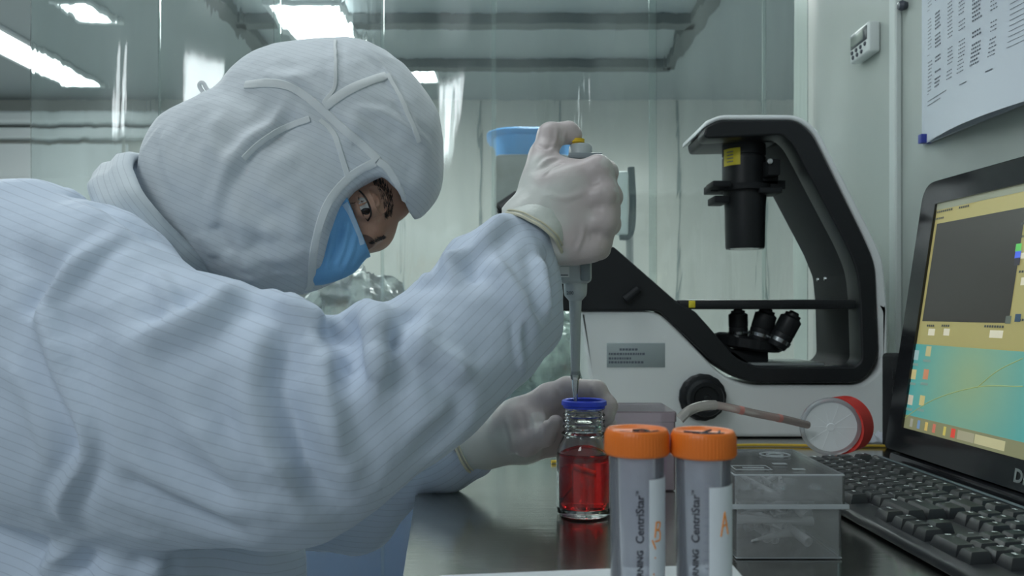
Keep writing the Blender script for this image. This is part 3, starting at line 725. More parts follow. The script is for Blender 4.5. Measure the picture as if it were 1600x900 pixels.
capA = [[(-.010, .002), (.002, -.004), (.010, -.006)], [(-.004, -.009), (.0, -.001), (.006, .008)], [(-.006, -.002), (.004, -.009), (.010, .004)]]
centrifuge((995-800)*ks, SY, lz(669), 'orange-capped centrifuge tube beside the red bottle, left of the two, narrow label turned away', .30, 1.5, .1, (capB, B_or), lz(742), 0)
centrifuge((1096-800)*ks+.0005, SY-.002, lz(671), 'orange-capped centrifuge tube next to the clear tip box, wide label with a large letter A', -.02, 1.35, -.36, (capA, A_or), lz(752), 0)
# ---------------------------------------------------------------- pipette tip box
m_box = clear('clear_box_plastic', (.97, 1.0, 1.0), .20, .12, .3)
m_edge = clear('box_edge_plastic', (.86, .92, .96), .55, .2, .3)
bx0, bx1, by0, by1 = (1150-800)*.673/F, (1317-800)*.673/F, .674, .795
ztop = CZ-(741-HZ)*.672/F; zmid = CZ-(795-HZ)*.672/F; z0 = TZ+.0005
t = thing('tip_box', 'small clear plastic box full of loose pipette tips, between the tubes and the keyboard', 'box', ((bx0+bx1)/2, (by0+by1)/2, TZ))
def shellbox(lo, hi, th, open_top, bev=.003):
    bm = bmesh.new(); lo = Vector(lo); hi = Vector(hi)
    def ring(z, ins, rd):
        x0, x1, y0, y1 = lo.x+ins, hi.x-ins, lo.y+ins, hi.y-ins; out = []
        for cx, cy, a in ((x1-rd, y1-rd, 0), (x0+rd, y1-rd, 1), (x0+rd, y0+rd, 2), (x1-rd, y0+rd, 3)):
            for k_ in range(5):
                an = (a+k_/4)*math.pi/2; out.append(bm.verts.new((cx+rd*math.cos(an), cy+rd*math.sin(an), z)))
        return out
    if open_top: seq = [(lo.z, .0015, bev), (lo.z+.0015, 0, bev), (hi.z, 0, bev), (hi.z, th, bev*.7), (lo.z+th, th, bev*.7)]
    else: seq = [(hi.z, .0012, bev), (hi.z-.0015, 0, bev), (lo.z, 0, bev), (lo.z, th, bev*.7), (hi.z-th, th, bev*.7)]
    R = [ring(*s_) for s_ in seq]
    for A, B in zip(R, R[1:]):
        for k_ in range(20): bm.faces.new((A[k_], A[(k_+1) % 20], B[(k_+1) % 20], B[k_]))
    bm.faces.new(R[0]); bm.faces.new(R[-1]); return bm
obj('box_body', shellbox((bx0, by0, z0), (bx1, by1, zmid+.001), .0014, True), m_box, t)
lid = obj('lid', shellbox((bx0-.002, by0-.002, zmid), (bx1+.002, by1+.002, ztop), .0014, False), m_box, t)
def rimring(x0, x1, y0, y1, z, h, w):
    bm = bmesh.new()
    for c, s_ in ((((x0+x1)/2, y0, z), (x1-x0+w, w, h)), (((x0+x1)/2, y1, z), (x1-x0+w, w, h)), ((x0, (y0+y1)/2, z), (w, y1-y0-w, h)), ((x1, (y0+y1)/2, z), (w, y1-y0-w, h))): box(bm, c, s_, min(h, w)*.3, 1)
    return bm
obj('lid_rim', rimring(bx0-.0035, bx1+.0035, by0-.0035, by1+.0035, zmid+.002, .004, .0014), m_edge, lid)
obj('lid_edge', rimring(bx0-.0008, bx1+.0008, by0-.0008, by1+.0008, ztop-.0009, .0014, .0014), m_edge, lid)
obj('bottom_edge', rimring(bx0+.0008, bx1-.0008, by0+.0008, by1-.0008, z0+.0009, .0014, .0014), m_edge, t)
bm = bmesh.new()
lathe(bm, [(.012, 0), (.014, 0), (.014, .0006), (.012, .0006)], (bx1-.026, by1-.03, ztop-.0002), close=True); lathe(bm, [(.006, 0), (.008, 0), (.008, .0006), (.006, .0006)], (bx1-.026, by1-.03, ztop-.0002), close=True)
for c, s_ in (((bx0+.020, by0+.018, ztop), (.030, .0008, .0006)), ((bx0+.020, by0+.036, ztop), (.030, .0008, .0006)), ((bx0+.005, by0+.027, ztop), (.0008, .019, .0006)), ((bx0+.035, by0+.027, ztop), (.0008, .019, .0006)), ((bx0+.022, by0+.027, ztop), (.018, .003, .0006)), ((bx0+.05, by0+.045, ztop), (.012, .006, .0005)), ((bx0+.058, by0+.02, ztop), (.010, .005, .0005))): box(bm, c, s_, .0002, 1)
obj('lid_marking', bm, m_edge, lid)
rr = random.Random(11)
m_tp = clear('loose_tip_plastic', (.98, .99, 1.0), .85, .12, .4)
bm = bmesh.new(); L0 = .048
lathe(bm, [(.0034, 0), (.0036, .001), (.0034, .010), (.0026, .020), (.0007, L0), (.0003, L0), (.0018, .020), (.0026, .010), (.0028, 0)], (0, 0, -L0/2), n=16, close=True)
tip0 = obj('pipette_tip', bm, m_tp); first = True
for i in range(36):
    o = tip0 if first else tip0.copy()
    if not first: COL.objects.link(o)
    first = False; up = i % 3 == 2
    th = rr.uniform(0, 2*math.pi); lay = rr.uniform(1.25, 1.75) if not up else rr.uniform(.9, 1.5)
    o.rotation_euler = (lay*(1 if rr.random() < .5 else -1), rr.uniform(-.5, .5), th)
    o.scale = (1.2, 1.2, 1.15)
    mx = .028
    o.location = (rr.uniform(bx0+mx, bx1-mx), rr.uniform(by0+.012, by1-mx) if abs(math.sin(th)) > .7 else rr.uniform(by0+mx, by1-mx), z0+.008+.036*rr.random()**1.2+(0 if not up else .008))
    tag(o, 'clear plastic pipette tip lying loose inside the clear tip box', 'pipette tip', 'loose tips inside the clear box')
bm = bmesh.new()
for i in range(5):
    lathe(bm, [(.004, 0), (.0075, 0), (.0075, .003), (.004, .003)], (bx0+.015+i*.015, by0+.03+.02*(i % 2), zmid+.010), n=20, close=True)
box(bm, ((bx0+bx1)/2, (by0+by1)/2, zmid+.006), (bx1-bx0-.006, by1-by0-.006, .0015)); obj('perforated_tray', bm, m_box, t)
# ---------------------------------------------------------------- filter disc, red cap, tubing
YF = 1.15; kf = YF/F
def FP(x, y, Y=YF): return P(x, y, Y)
t = thing('vented_flask_cap', 'red ridged bottle cap lying on its side behind the round white filter', 'cap', (FP(1325, 672).x, 1.18, TZ))
m_rc = mat('red_cap', (.62, .045, .035), .4)
dc = Vector((.80, .58, .06)).normalized()
c = FP(1311, 672, 1.168); c.z = TZ+.0415
obj('cap_shell', lathe(bmesh.new(), [(0, .030), (.036, .030), (.039, .026), (.040, 0), (.037, 0), (.035, .024), (0, .024)], c-dc*.004, dc, 120, lambda t_, h: .02*max(0, math.cos(t_*36)) if .001 < h < .024 else 0), m_rc, t)
t = thing('filter_disc', 'round white filter disc with a clear rim leaning against the red cap', 'filter', (FP(1298, 672).x, YF, TZ))
dn = Vector((.16, .97, .12)).normalized(); c = FP(1298, 675)
c.z = TZ+.0415
obj('clear_rim', lathe(bmesh.new(), [(.035, -.001), (.039, -.001), (.0405, 0), (.0405, .006), (.038, .008), (.035, .008)], c, dn, 64, close=True), m_edge, t)
m_fil = mat('filter_white', (.88, .92, .94), .5)
def ribs(t_, h): return 0
bm = lathe(bmesh.new(), [(0, -.0012), (.005, -.0014), (.0055, -.0002), (.0348, .0002), (.035, .004), (0, .004)], c, dn, 64)
fl = obj('filter_face', bm, m_fil, t)
_, fa, fb = frame(dn); bm = bmesh.new()
for i in range(10):
    a_ = 2*math.pi*i/10; u = fa*math.cos(a_)+fb*math.sin(a_); tube(bm, [c+u*.006-dn*.0002, c+u*.033+dn*.0001], .0003, 6)
obj('filter_rib', bm, m_fil, fl)
t = thing('flexible_tubing', 'bent clear pinkish plastic tube running from behind the tubes to the filter', 'tube', FP(1110, 640, 1.06))
pts = [FP(1062, 655, 1.05), FP(1075, 643, 1.05), FP(1092, 635.5, 1.06), FP(1112, 633, 1.065), FP(1130, 635, 1.07), FP(1180, 646, 1.085), FP(1225, 655, 1.105), FP(1262, 664, 1.125)]
pl = catmull(pts, 8)
m_tb = clear('milky_tubing', (.78, .74, .70), .55, .1, .35); m_tb2 = clear('pink_tubing', (.90, .76, .72), .5, .1, .35)
obj('thick_tube', tube(bmesh.new(), pl[:28], .0064, 16), m_tb, t)
obj('thin_tube', tube(bmesh.new(), pl[26:], .0052, 16), m_tb2, t)
m_joint = mat('pink_band', (.6, .25, .22), .4)
for i in (36, 46): obj('band', tube(bmesh.new(), pl[i:i+2], .0055, 16), m_joint, t)
# pinkish clear dish behind the tubes
m_pk = clear('pink_clear_plastic', (.90, .74, .82), .38, .12, .35)
a, b = P(956, 643, .93), P(1056, 700, .93)
t = thing('reagent_box', 'pinkish clear plastic box with small purple caps, behind the two orange caps', 'box', ((a.x+b.x)/2, .96, TZ))
bb = obj('box_body', shellbox((a.x, .93, TZ+.0005), (b.x, 1.02, a.z-.012), .0014, True), m_pk, t); obj('lid', shellbox((a.x-.001, .929, a.z-.0115), (b.x+.001, 1.021, a.z), .0014, False), m_pk, t)
m_pc = mat('purple_cap', (.35, .10, .40), .4)
for i in range(5):
    for j in range(2):
        o = obj('small_vial', lathe(bmesh.new(), [(0, .0), (.003, .002), (.005, .01), (.005, .034), (.0062, .035), (.0062, .044), (0, .045)], (a.x+.010+i*.0125, .95+j*.03, TZ+.004), n=16), m_pc)
        tag(o, 'small purple-capped vial standing in the pinkish clear box', 'vial', 'purple-capped vials in the pinkish box')
# wrapper and yellow cord
bm = bmesh.new(); n = 24
a, b = P(1340, 676, 1.27), P(1394, 672, 1.27); vs = []
for f_ in (0, 1):
    g = [[bm.verts.new((a.x+(b.x-a.x)*i/n, 1.245+.05*j/8, TZ+.004+(.011+.004*noise.noise(Vector((i*.4, j*.7, 1)))+.004*math.sin(i*.9))*math.sin(math.pi*(j+.5)/9)*(1 if f_ else .15))) for i in range(n+1)] for j in range(9)]
    for j in range(8):
        for i in range(n): bm.faces.new((g[j][i], g[j][i+1], g[j+1][i+1], g[j+1][i]))
    vs.append(g)
for i in range(n):
    for e in (0, 8): bm.faces.new((vs[0][e][i], vs[0][e][i+1], vs[1][e][i+1], vs[1][e][i]))
for j in range(8):
    for e in (0, n): bm.faces.new((vs[0][j][e], vs[0][j+1][e], vs[1][j+1][e], vs[1][j][e]))
tag(obj('plastic_wrapper', bm, mat('wrapper_film', (.55, .60, .66), .2, spec=.8, bump=(40, .6, .004))), 'crinkled pale plastic wrapper lying between the red cap and the monitor', 'wrapper')
bm = bmesh.new(); tube(bm, catmull([(.60, 1.228, TZ+.0025), (.46, 1.232, TZ+.0025), (.33, 1.235, TZ+.0025), (.20, 1.17, TZ+.0025), (.08, 1.11, TZ+.0025), (.052, 1.10, TZ+.0025)], 8), .0022, 8)
tag(obj('yellow_cord', bm, mat('yellow_cord', (.66, .46, .06), .5)), 'thin yellow cord lying across the bench behind the bottle and boxes', 'cord')
# ---------------------------------------------------------------- monitor
yaw = math.atan(.045)
m_gb = mat('gloss_black', (.012, .013, .015), .12, spec=.6); m_kb = mat('keyboard_black', (.022, .025, .028), .45)
t = thing('monitor', 'large glossy black monitor showing a beige window above a teal desktop', 'monitor', (.5, .8, TZ))
O = Vector((.4735, 1.05, .829)); u = Vector((.045, -1, 0)).normalized(); top = Vector((.525, 1.05, 1.162)); v = (top-O); Hm = v.length; v.normalize()
v = (v-u*v.dot(u)).normalized(); nrm = u.cross(v).normalized()
if nrm.x > 0: nrm = -nrm
Wm = .54
MM = Matrix((( u.x, v.x, nrm.x, O.x), (u.y, v.y, nrm.y, O.y), (u.z, v.z, nrm.z, O.z), (0, 0, 0, 1)))
def mloc(px, py):                                              # point of the screen plane seen at a pixel
    d = P(px, py, 1)-Vector((0, 0, CZ)); s_ = (O-Vector((0, 0, CZ))).dot(nrm)/d.dot(nrm); q_ = Vector((0, 0, CZ))+d*s_-O
    return q_.dot(u), q_.dot(v)
def plate(poly, z0, z1, bev=0):
    bm = bmesh.new(); vs = [bm.verts.new((x, y, z0)) for x, y in poly]; f = bm.faces.new(vs)
    r_ = bmesh.ops.extrude_face_region(bm, geom=[f])
    for w in r_['geom']:
        if isinstance(w, bmesh.types.BMVert): w.co.z = z1
    bmesh.ops.recalc_face_normals(bm, faces=bm.faces)
    if bev: bmesh.ops.bevel(bm, geom=list({e for f in bm.faces if abs(f.normal.z) > .9 for e in f.edges}), offset=bev, segments=2, affect='EDGES')
    bm.transform(MM); return bm
s0 = mloc(1417, 669); s1 = mloc(1462, 320); su0 = (s0[0]+s1[0])/2; sv0 = s0[1]; sv1 = s1[1]; su1 = Wm-su0
case = smoothpoly([(0, 0), (Wm, 0), (Wm, Hm), (0, Hm)], [.006, .006, .025, .025], 6)
obj('monitor_case', plate(case, -.030, -.002, .003), m_gb, t)
bm = bmesh.new(); outer = case; 
inn = [(su0, sv0), (su1, sv0), (su1, sv1), (su0, sv1)]
for a_, b_ in (((0, 0), (Wm, sv0)), ((0, sv1), (Wm, Hm-.0)), ((0, sv0), (su0, sv1)), ((su1, sv0), (Wm, sv1))): pass
# bezel as a raised ring
def ringplate(out, inn, z0, z1):
    bm = bmesh.new(); n_ = len(out)
    def near(p):
        return min(inn_pts, key=lambda q_: 0)
    res = []
    cx_, cy_ = Wm/2, Hm/2
    for p in out:                                              # project each outer point to the inner rectangle
        x = min(max(p[0], su0), su1); y = min(max(p[1], sv0), sv1); res.append((x, y))
    A = [bm.verts.new((*p, z0)) for p in out]; B = [bm.verts.new((p[0]+(cx_-p[0])*.004, p[1]+(cy_-p[1])*.004, z1)) for p in out]; C_ = [bm.verts.new((*p, z1)) for p in res]; D_ = [bm.verts.new((*p, z0)) for p in res]
    for R1, R2 in ((A, B), (B, C_), (C_, D_)):
        for i in range(n_):
            f4 = (R1[i], R1[(i+1) % n_], R2[(i+1) % n_], R2[i])
            bm.faces.new(f4)
    bmesh.ops.remove_doubles(bm, verts=bm.verts, dist=1e-6); bm.transform(MM); return bm
obj('bezel', ringplate(case, inn, -.004, .004), m_gb, t)
def em(name, c, e=.8): return mat(name, c, .3, emit=c, es=e)
scr = obj('screen', plate([(su0, sv0), (su1, sv0), (su1, sv1), (su0, sv1)], -.003, .0006), em('screen_beige', (.36, .32, .13), .45), t)
def quad(bm, x0, y0, x1, y1, z):
    q_ = [bm.verts.new(MM @ Vector((x, y, z))) for x, y in ((x0, y0), (x1, y0), (x1, y1), (x0, y1))]; bm.faces.new(q_)
def picq(name, px0, py0, px1, py1, m, z=.0010, up=None):         # rectangle on screen; corners given by their pixels
    a_ = mloc(px0, py0); b_ = mloc(px1, py1); bm = bmesh.new(); quad(bm, a_[0], a_[1], b_[0], b_[1], z); return obj(name, bm, m, scr, False)
# teal desktop with gradient and light streaks
md = bpy.data.materials.new('desktop_teal'); md.use_nodes = True; nt = md.node_tree; bs_ = nt.nodes['Principled BSDF']
tc = nt.nodes.new('ShaderNodeTexCoord'); mp = nt.nodes.new('ShaderNodeMapping'); mp.inputs['Location'].default_value = (-.48, -.9, -.93)
nt.links.new(tc.outputs['Object'], mp.inputs[0]); ln = nt.nodes.new('ShaderNodeVectorMath'); ln.operation = 'LENGTH'; nt.links.new(mp.outputs[0], ln.inputs[0])
rp = nt.nodes.new('ShaderNodeValToRGB'); rp.color_ramp.elements[0].color = (.22, .30, .16, 1); rp.color_ramp.elements[1].color = (.03, .17, .26, 1); rp.color_ramp.elements[0].position = .0; rp.color_ramp.elements[1].position = .26
e_ = rp.color_ramp.elements.new(.12); e_.color = (.06, .28, .27, 1)
nt.links.new(ln.outputs['Value'], rp.inputs[0]); nt.links.new(rp.outputs[0], bs_.inputs['Emission Color']); nt.links.new(rp.outputs[0], bs_.inputs['Base Color']); bs_.inputs['Emission Strength'].default_value = .6
dv1 = mloc(1440, 538)[1]; dv0 = mloc(1420, 652)[1]
bm = bmesh.new(); quad(bm, su0, sv0+.016, su1, dv1, .0010); dt = obj('desktop', bm, md, scr, False)
bm = bmesh.new(); c_ = [mloc(1412, 655), mloc(1460, 625), mloc(1528, 605), mloc(1600, 604)]
tube(bm, [MM @ Vector((p.x, p.y, .0012)) for p in catmull([(x, y, 0) for x, y in c_], 8)], .0005, 4)
c_ = [mloc(1528, 606), mloc(1560, 580), mloc(1600, 560)]
tube(bm, [MM @ Vector((p.x, p.y, .0012)) for p in catmull([(x, y, 0) for x, y in c_], 8)], .0005, 4)
obj('light_streak', bm, em('streak', (.30, .36, .14), .5), dt)
m_dk = em('view_dark', (.035, .034, .030), .55)
a_ = mloc(1461, 346); b_ = mloc(1578, 503); c0 = mloc(1440, 502)
bm = bmesh.new(); quad(bm, su0+.006, c0[1], b_[0], a_[1]-.004, .0011); obj('image_view', bm, m_dk, scr, False)
bm = bmesh.new(); quad(bm, su0, sv1-.008, su1, sv1, .0011); obj('title_bar', bm, em('title', (.20, .22, .16), .6), scr, False)
bm = bmesh.new(); quad(bm, su0, sv0, su1, sv0+.016, .0011); tb_ = obj('taskbar', bm, em('taskbar', (.20, .20, .11), .55), scr, False)
mw = em('window_white', (.55, .52, .40), .6); mk = em('window_ink', (.05, .06, .06), .4)
for x, y, w, h in ((1452, 519, .014, .008), (1476, 519, .012, .008), (1548, 522, .022, .008), (1597, 440, .02, .008), (1597, 400, .02, .006)):
    a_ = mloc(x, y); bm = bmesh.new(); quad(bm, a_[0], a_[1]-h/2, a_[0]+w, a_[1]+h/2, .0013); obj('value_field', bm, mw, scr, False)
for x, y, w in ((1450, 509, .014), (1473, 509, .013), (1540, 510, .03), (1466, 332, .03), (1500, 325, .02), (1462, 343, .02), (1590, 500, .03), (1597, 370, .02), (1597, 350, .02), (1594, 425, .02)):
    a_ = mloc(x, y); x_ = a_[0]; bm = bmesh.new()
    while x_ < a_[0]+w: quad(bm, x_, a_[1]-.0012, x_+.003, a_[1]+.0012, .0014); x_ += .0042
    obj('window_text', bm, mk, scr, False)
for x, y, c_ in ((1593, 387, (.1, .45, .1)), (1592, 398, (.06, .12, .6)), (1591, 409, (.04, .04, .05)), (1577, 500, (.1, .12, .1)), (1592, 497, (.03, .06, .10))):
    a_ = mloc(x, y); bm = bmesh.new(); quad(bm, a_[0]-.004, a_[1]-.004, a_[0]+.005, a_[1]+.004, .0015); obj('tool_swatch', bm, em('swatch', c_, .6), scr, False)
for x, y, c_ in ((1433, 555, (.3, .42, .42)), (1452, 549, (.45, .4, .2)), (1429, 585, (.5, .42, .2)), (1448, 585, (.5, .22, .12)), (1424, 625, (.5, .45, .35)), (1442, 626, (.5, .42, .18))):
    a_ = mloc(x, y); bm = bmesh.new(); quad(bm, a_[0]-.005, a_[1]-.006, a_[0]+.006, a_[1]+.006, .0014); ic = obj('desktop_icon', bm, em('icon', c_, .5), dt, False)
    bm = bmesh.new(); quad(bm, a_[0]-.008, a_[1]-.013, a_[0]+.008, a_[1]-.010, .0014); obj('icon_caption', bm, em('caption', (.2, .3, .26), .4), ic, False)
for x, y, c_, w in ((1423, 665, (.3, .3, .25), .006), (1434, 669, (.15, .25, .4), .006), (1446, 671, (.55, .4, .12), .006), (1458, 674, (.5, .15, .1), .006), (1475, 677, (.5, .42, .1), .005), (1487, 680, (.6, .06, .04), .008), (1497, 683, (.32, .3, .2), .03), (1524, 690, (.45, .42, .24), .05)):
    a_ = mloc(x, y); bm = bmesh.new(); quad(bm, a_[0], sv0+.003, a_[0]+w, sv0+.013, .0014); obj('taskbar_button', bm, em('tb', c_, .55), tb_, False)
a_ = mloc(1591, 743)
bm = text_bm('DELL', .018, .0006); bm.transform(Matrix.Translation((a_[0], a_[1]-.006, .0046))); bm.transform(MM); obj('maker_lettering', bm, mat('silver_letters', (.5, .52, .53), .3, 1), t, False)
a_ = O+u*.01; 
bm = bmesh.new()
box(bm, (0, 0, 0), (Wm-.03, .05, .03), .006); R_ = Matrix.Translation(O+u*(Wm/2)-nrm*.018+Vector((0, 0, -.0132))) @ Matrix.Rotation(math.atan2(u.y, u.x), 4, 'Z'); bm.transform(R_); obj('stand_base', bm, m_gb, t)
# ---------------------------------------------------------------- keyboard
ku = u.copy(); kv = Vector((-ku.y, ku.x, 0))                       # ku left to right for its user, kv away from the user
KO = Vector((.3115, 1.036, TZ)); KW, KD = .452, .148
KM = Matrix(((ku.x, kv.x, 0, KO.x), (ku.y, kv.y, 0, KO.y), (0, 0, 1, KO.z), (0, 0, 0, 1)))
if (KM @ Vector((0, KD, 0))).x < KO.x: kv = -kv; KM = Matrix(((ku.x, kv.x, 0, KO.x), (ku.y, kv.y, 0, KO.y), (0, 0, 1, KO.z), (0, 0, 0, 1)))
t = thing('keyboard', 'black full-size keyboard with white-lettered keys lying in front of the monitor', 'keyboard', (KM @ Vector((KW/2, KD/2, 0))))
bm = bmesh.new()                                                # base: side profile with a low front lip and raised back
prof = smoothpoly([(0, .002), (0, .010), (.012, .0125), (KD-.014, .0165), (KD-.008, .0225), (KD, .0205), (KD, .002)], [.001, .004, .004, .004, .004, .004, .001], 3)
A = [bm.verts.new((0, y, z)) for y, z in prof]; B = [bm.verts.new((KW, y, z)) for y, z in prof]
bm.faces.new(A); bm.faces.new(B)
for i in range(len(A)): bm.faces.new((A[i], A[(i+1) % len(A)], B[(i+1) % len(A)], B[i]))
bmesh.ops.recalc_face_normals(bm, faces=bm.faces); bmesh.ops.bevel(bm, geom=list({e for f in bm.faces if len(f.verts) > 6 for e in f.edges}), offset=.003, segments=2, affect='EDGES')
bm.transform(KM); kbase = obj('keyboard_case', bm, m_kb, t)
bm = bmesh.new(); box(bm, (KW/2, KD-.006, .0225), (KW-.03, .005, .0015), .0006); bm.transform(KM); obj('status_strip', bm, mat('strip_grey', (.14, .18, .19), .25), t)
bm = bmesh.new()
for x in (.04, KW-.04):
    for y in (.02, KD-.02): box(bm, (x, y, .0012), (.03, .01, .0026), .0005)
bm.transform(KM); obj('rubber_foot', bm, m_mb2, t)
m_key = mat('key_black', (.024, .027, .030), .45); m_leg = mat('key_white_print', (.80, .84, .84), .5)
U = .0188; rows = []
def R(y, items): rows.append((y, items))
R(5, [('Esc', 0, 1)]+[('F%d' % (i+1), 2+i+(i//4)*.5, 1) for i in range(12)]+[('Prt', 15.35, 1), ('Scr', 16.35, 1), ('Brk', 17.35, 1)])
R(4, [(c, i, 1) for i, c in enumerate('`1234567890-=')]+[('<-', 13, 2), ('Ins', 15.35, 1), ('Hm', 16.35, 1), ('Up', 17.35, 1), ('Num', 18.7, 1), ('/', 19.7, 1), ('*', 20.7, 1), ('-', 21.7, 1)])
R(3, [('Tab', 0, 1.5)]+[(c, 1.5+i, 1) for i, c in enumerate('QWERTYUIOP[]')]+[('\\', 13.5, 1.5), ('Del', 15.35, 1), ('End', 16.35, 1), ('Dn', 17.35, 1), ('7', 18.7, 1), ('8', 19.7, 1), ('9', 20.7, 1), ('+', 21.7, 1)])
R(2, [('Caps', 0, 1.75)]+[(c, 1.75+i, 1) for i, c in enumerate("ASDFGHJKL;'")]+[('Enter', 12.75, 2.25), ('4', 18.7, 1), ('5', 19.7, 1), ('6', 20.7, 1)])
R(1, [('Shift', 0, 2.25)]+[(c, 2.25+i, 1) for i, c in enumerate('ZXCVBNM,./')]+[('Shift', 12.25, 2.75), ('^', 16.35, 1), ('1', 18.7, 1), ('2', 19.7, 1), ('3', 20.7, 1), ('Ent', 21.7, 1)])
R(0, [('Ctrl', 0, 1.25), ('Alt', 2.5, 1.25), ('', 3.75, 6.25), ('Alt', 10, 1.25), ('Ctrl', 13.75, 1.25), ('<', 15.35, 1), ('v', 16.35, 1), ('>', 17.35, 1), ('0', 18.7, 2), ('.', 20.7, 1)])
kc = 0
for ry, items in rows:
    y0 = .0105+ry*.0190+(.004 if ry == 5 else 0); sl = .0125+ry*.0009; hk = .0085
    dy = .0182
    for lab, kx_, kw in items:
        x0 = .0105+kx_*U; x1 = x0+kw*U-.0008; bm = bmesh.new(); L4 = []
        for (i_, z) in ((0, sl-.002), (.0004, sl+.001), (.0024, sl+hk-.0008), (.0032, sl+hk)):
            yb = .6*i_; L4.append([bm.verts.new(p) for p in ((x0+i_, y0+i_*1.2, z), (x1-i_, y0+i_*1.2, z), (x1-i_, y0+dy-i_*.7, z+.0006), (x0+i_, y0+dy-i_*.7, z+.0006))])
        for A, B in zip(L4, L4[1:]):
            for i in range(4): bm.faces.new((A[i], A[(i+1) % 4], B[(i+1) % 4], B[i]))
        cv = bm.verts.new(((x0+x1)/2, y0+dy*.52, sl+hk-.0006))
        for i in range(4): bm.faces.new((L4[-1][i], L4[-1][(i+1) % 4], cv))
        bm.faces.new(L4[0]); bm.transform(KM); ko = obj('key', bm, m_key, t, True); kc += 1
        if kc > 99: pass
        if lab:
            sz = .0066 if len(lab) == 1 else .0040
            b2 = text_bm(lab, sz, .00022); b2.transform(Matrix.Translation((x0+.0042, y0+dy*.55 if len(lab) == 1 else y0+dy*.50, sl+hk+.0009))); b2.transform(KM); obj('key_legend', b2, m_leg, ko, False)
print('keys', kc)
# ---------------------------------------------------------------- the person
def N3(v): return np.array(v, float)
def C3(x, y, Y, r):                                             # joint at a pixel and depth with a radius in pixels
    return (N3(P(x, y, Y)), r*Y/F)
def cap_prims(pts, k, ys=1.0, ins=0): return chain(pts, ys, k, ins)
m_skin = mat('skin', (.40, .235, .165), .45, sss=.15, bump=(300, .15, .001), var=(14, (.35, .19, .13), .4, .7))
# head frame: up runs to the right of the picture, forward down and towards the bottle
upv = Vector((.90, .12, .42)).normalized(); fw = Vector((.38, -.47, -.78)); fw = (fw-upv*fw.dot(upv)).normalized(); sd = upv.cross(fw).normalized()
if sd.y > 0: sd = -sd                                           # side pointing to the camera
HC = Vector(P(520, 300, .90))                                   # centre of the skull
def Hd(u_, f_, s_): return HC+upv*u_+fw*f_+sd*s_
RH = np.array([list(upv), list(fw), list(sd)]).T
def face_prims(ins=0.0):
    a = lambda c, r: ell_fn(N3(c), np.maximum(np.array(r)-ins, .004), RH)
    return [(a(Hd(.052, .008, 0), (.036, .046, .058)), .02, 'u'),
            (a(Hd(-.002, -.042, 0), (.098, .085, .074)), .02, 'u'),
            (a(Hd(-.025, .018, 0), (.066, .060, .060)), .02, 'u'),
            (a(Hd(-.068, .040, 0), (.026, .026, .034)), .02, 'u'),
            (a(Hd(.022, .057, 0), (.026, .016, .050)), .02, 'u')]
hand_near = None
def near_hand(ins=0.0, k=.009):
    pr = []
    W_ = C3(826, 352, .792, 40)
    kn = [C3(934, 264, .782, 19), C3(942, 303, .778, 20), C3(941, 346, .780, 20), C3(926, 386, .786, 19)]
    base = [C3(856, 300, .788, 30), C3(852, 330, .786, 32), C3(852, 358, .788, 30), C3(858, 384, .792, 27)]
    for b_, q_ in zip(base, kn): pr += chain([W_, b_, q_], 1, .012, ins)
    pr += chain([C3(895, 285, .786, 26), C3(900, 385, .788, 27)], 1, .012, ins)
    pr += chain([C3(878, 300, .786, 30), C3(880, 370, .788, 32)], 1, .012, ins)
    for i, (K, q_) in enumerate(zip(kn, kn)):
        x = [946, 952, 950, 936][i]; y = [270, 308, 350, 388][i]; s_ = [1, 1.05, 1, .88][i]
        pr += chain([K, C3(x, y, .818, 17*s_), C3(x-10, y+3, .846, 15.5*s_), C3(x-44, y+5, .860, 14*s_), C3(x-66, y+5, .850, 13*s_)], 1, .010, ins)
    pr += chain([C3(828, 345, .795, 34), C3(842, 290, .800, 28), C3(849, 245, .812, 21), C3(860, 212, .822, 18.5), C3(888, 207, .828, 15), C3(896, 212, .829, 13)], 1, .008, ins)
    pr += chain([C3(850, 262, .80, 22), C3(900, 272, .80, 22)], 1, .012, ins)
    pr += chain([C3(939, 280, .790, 19), C3(944, 330, .790, 20), C3(936, 376, .793, 20)], 1, .010, ins)
    return pr
def far_hand(ins=0.0):
    pr = []
    W_ = C3(752, 693, .915, 34)
    base = [C3(812, 655, .895, 30), C3(812, 672, .900, 30), C3(815, 688, .905, 27), C3(820, 698, .91, 22)]
    kn = [C3(858, 622, .885, 23), C3(862, 650, .898, 22), C3(862, 676, .905, 20), C3(860, 696, .910, 17)]
    for b_, q_ in zip(base, kn): pr += chain([W_, b_, q_], 1, .012, ins)
    pr += chain([C3(800, 660, .885, 30), C3(835, 668, .875, 26)], 1, .012, ins)
    pr += chain([kn[0], C3(886, 606, .878, 17), C3(932, 611, .872, 16), C3(950, 634, .866, 14), C3(948, 652, .860, 12.5)], 1, .005, ins)
    pr += chain([kn[1], C3(905, 640, .893, 16), C3(940, 650, .886, 15), C3(953, 668, .876, 13)], 1, .005, ins)
    pr += chain([kn[2], C3(900, 672, .900, 15), C3(938, 682, .892, 14), C3(950, 694, .884, 12)], 1, .005, ins)
    pr += chain([kn[3], C3(895, 702, .906, 13), C3(925, 708, .898, 12), C3(938, 714, .892, 11)], 1, .005, ins)
    pr += chain([C3(790, 680, .89, 26), C3(822, 690, .870, 22), C3(852, 680, .853, 16), C3(868, 660, .842, 12)], 1, .006, ins)
    return pr
sh_n = C3(120, 440, .76, 75); el_n = C3(480, 690, .71, 60); wr_n = C3(826, 360, .792, 27)
sh_f = C3(230, 500, 1.05, 65); el_f = C3(500, 795, 1.0, 38); wr_f = C3(756, 697, .915, 22)
hipN = (N3((-.62, .84, .53)), .085); hipF = (N3((-.62, 1.0, .53)), .085)
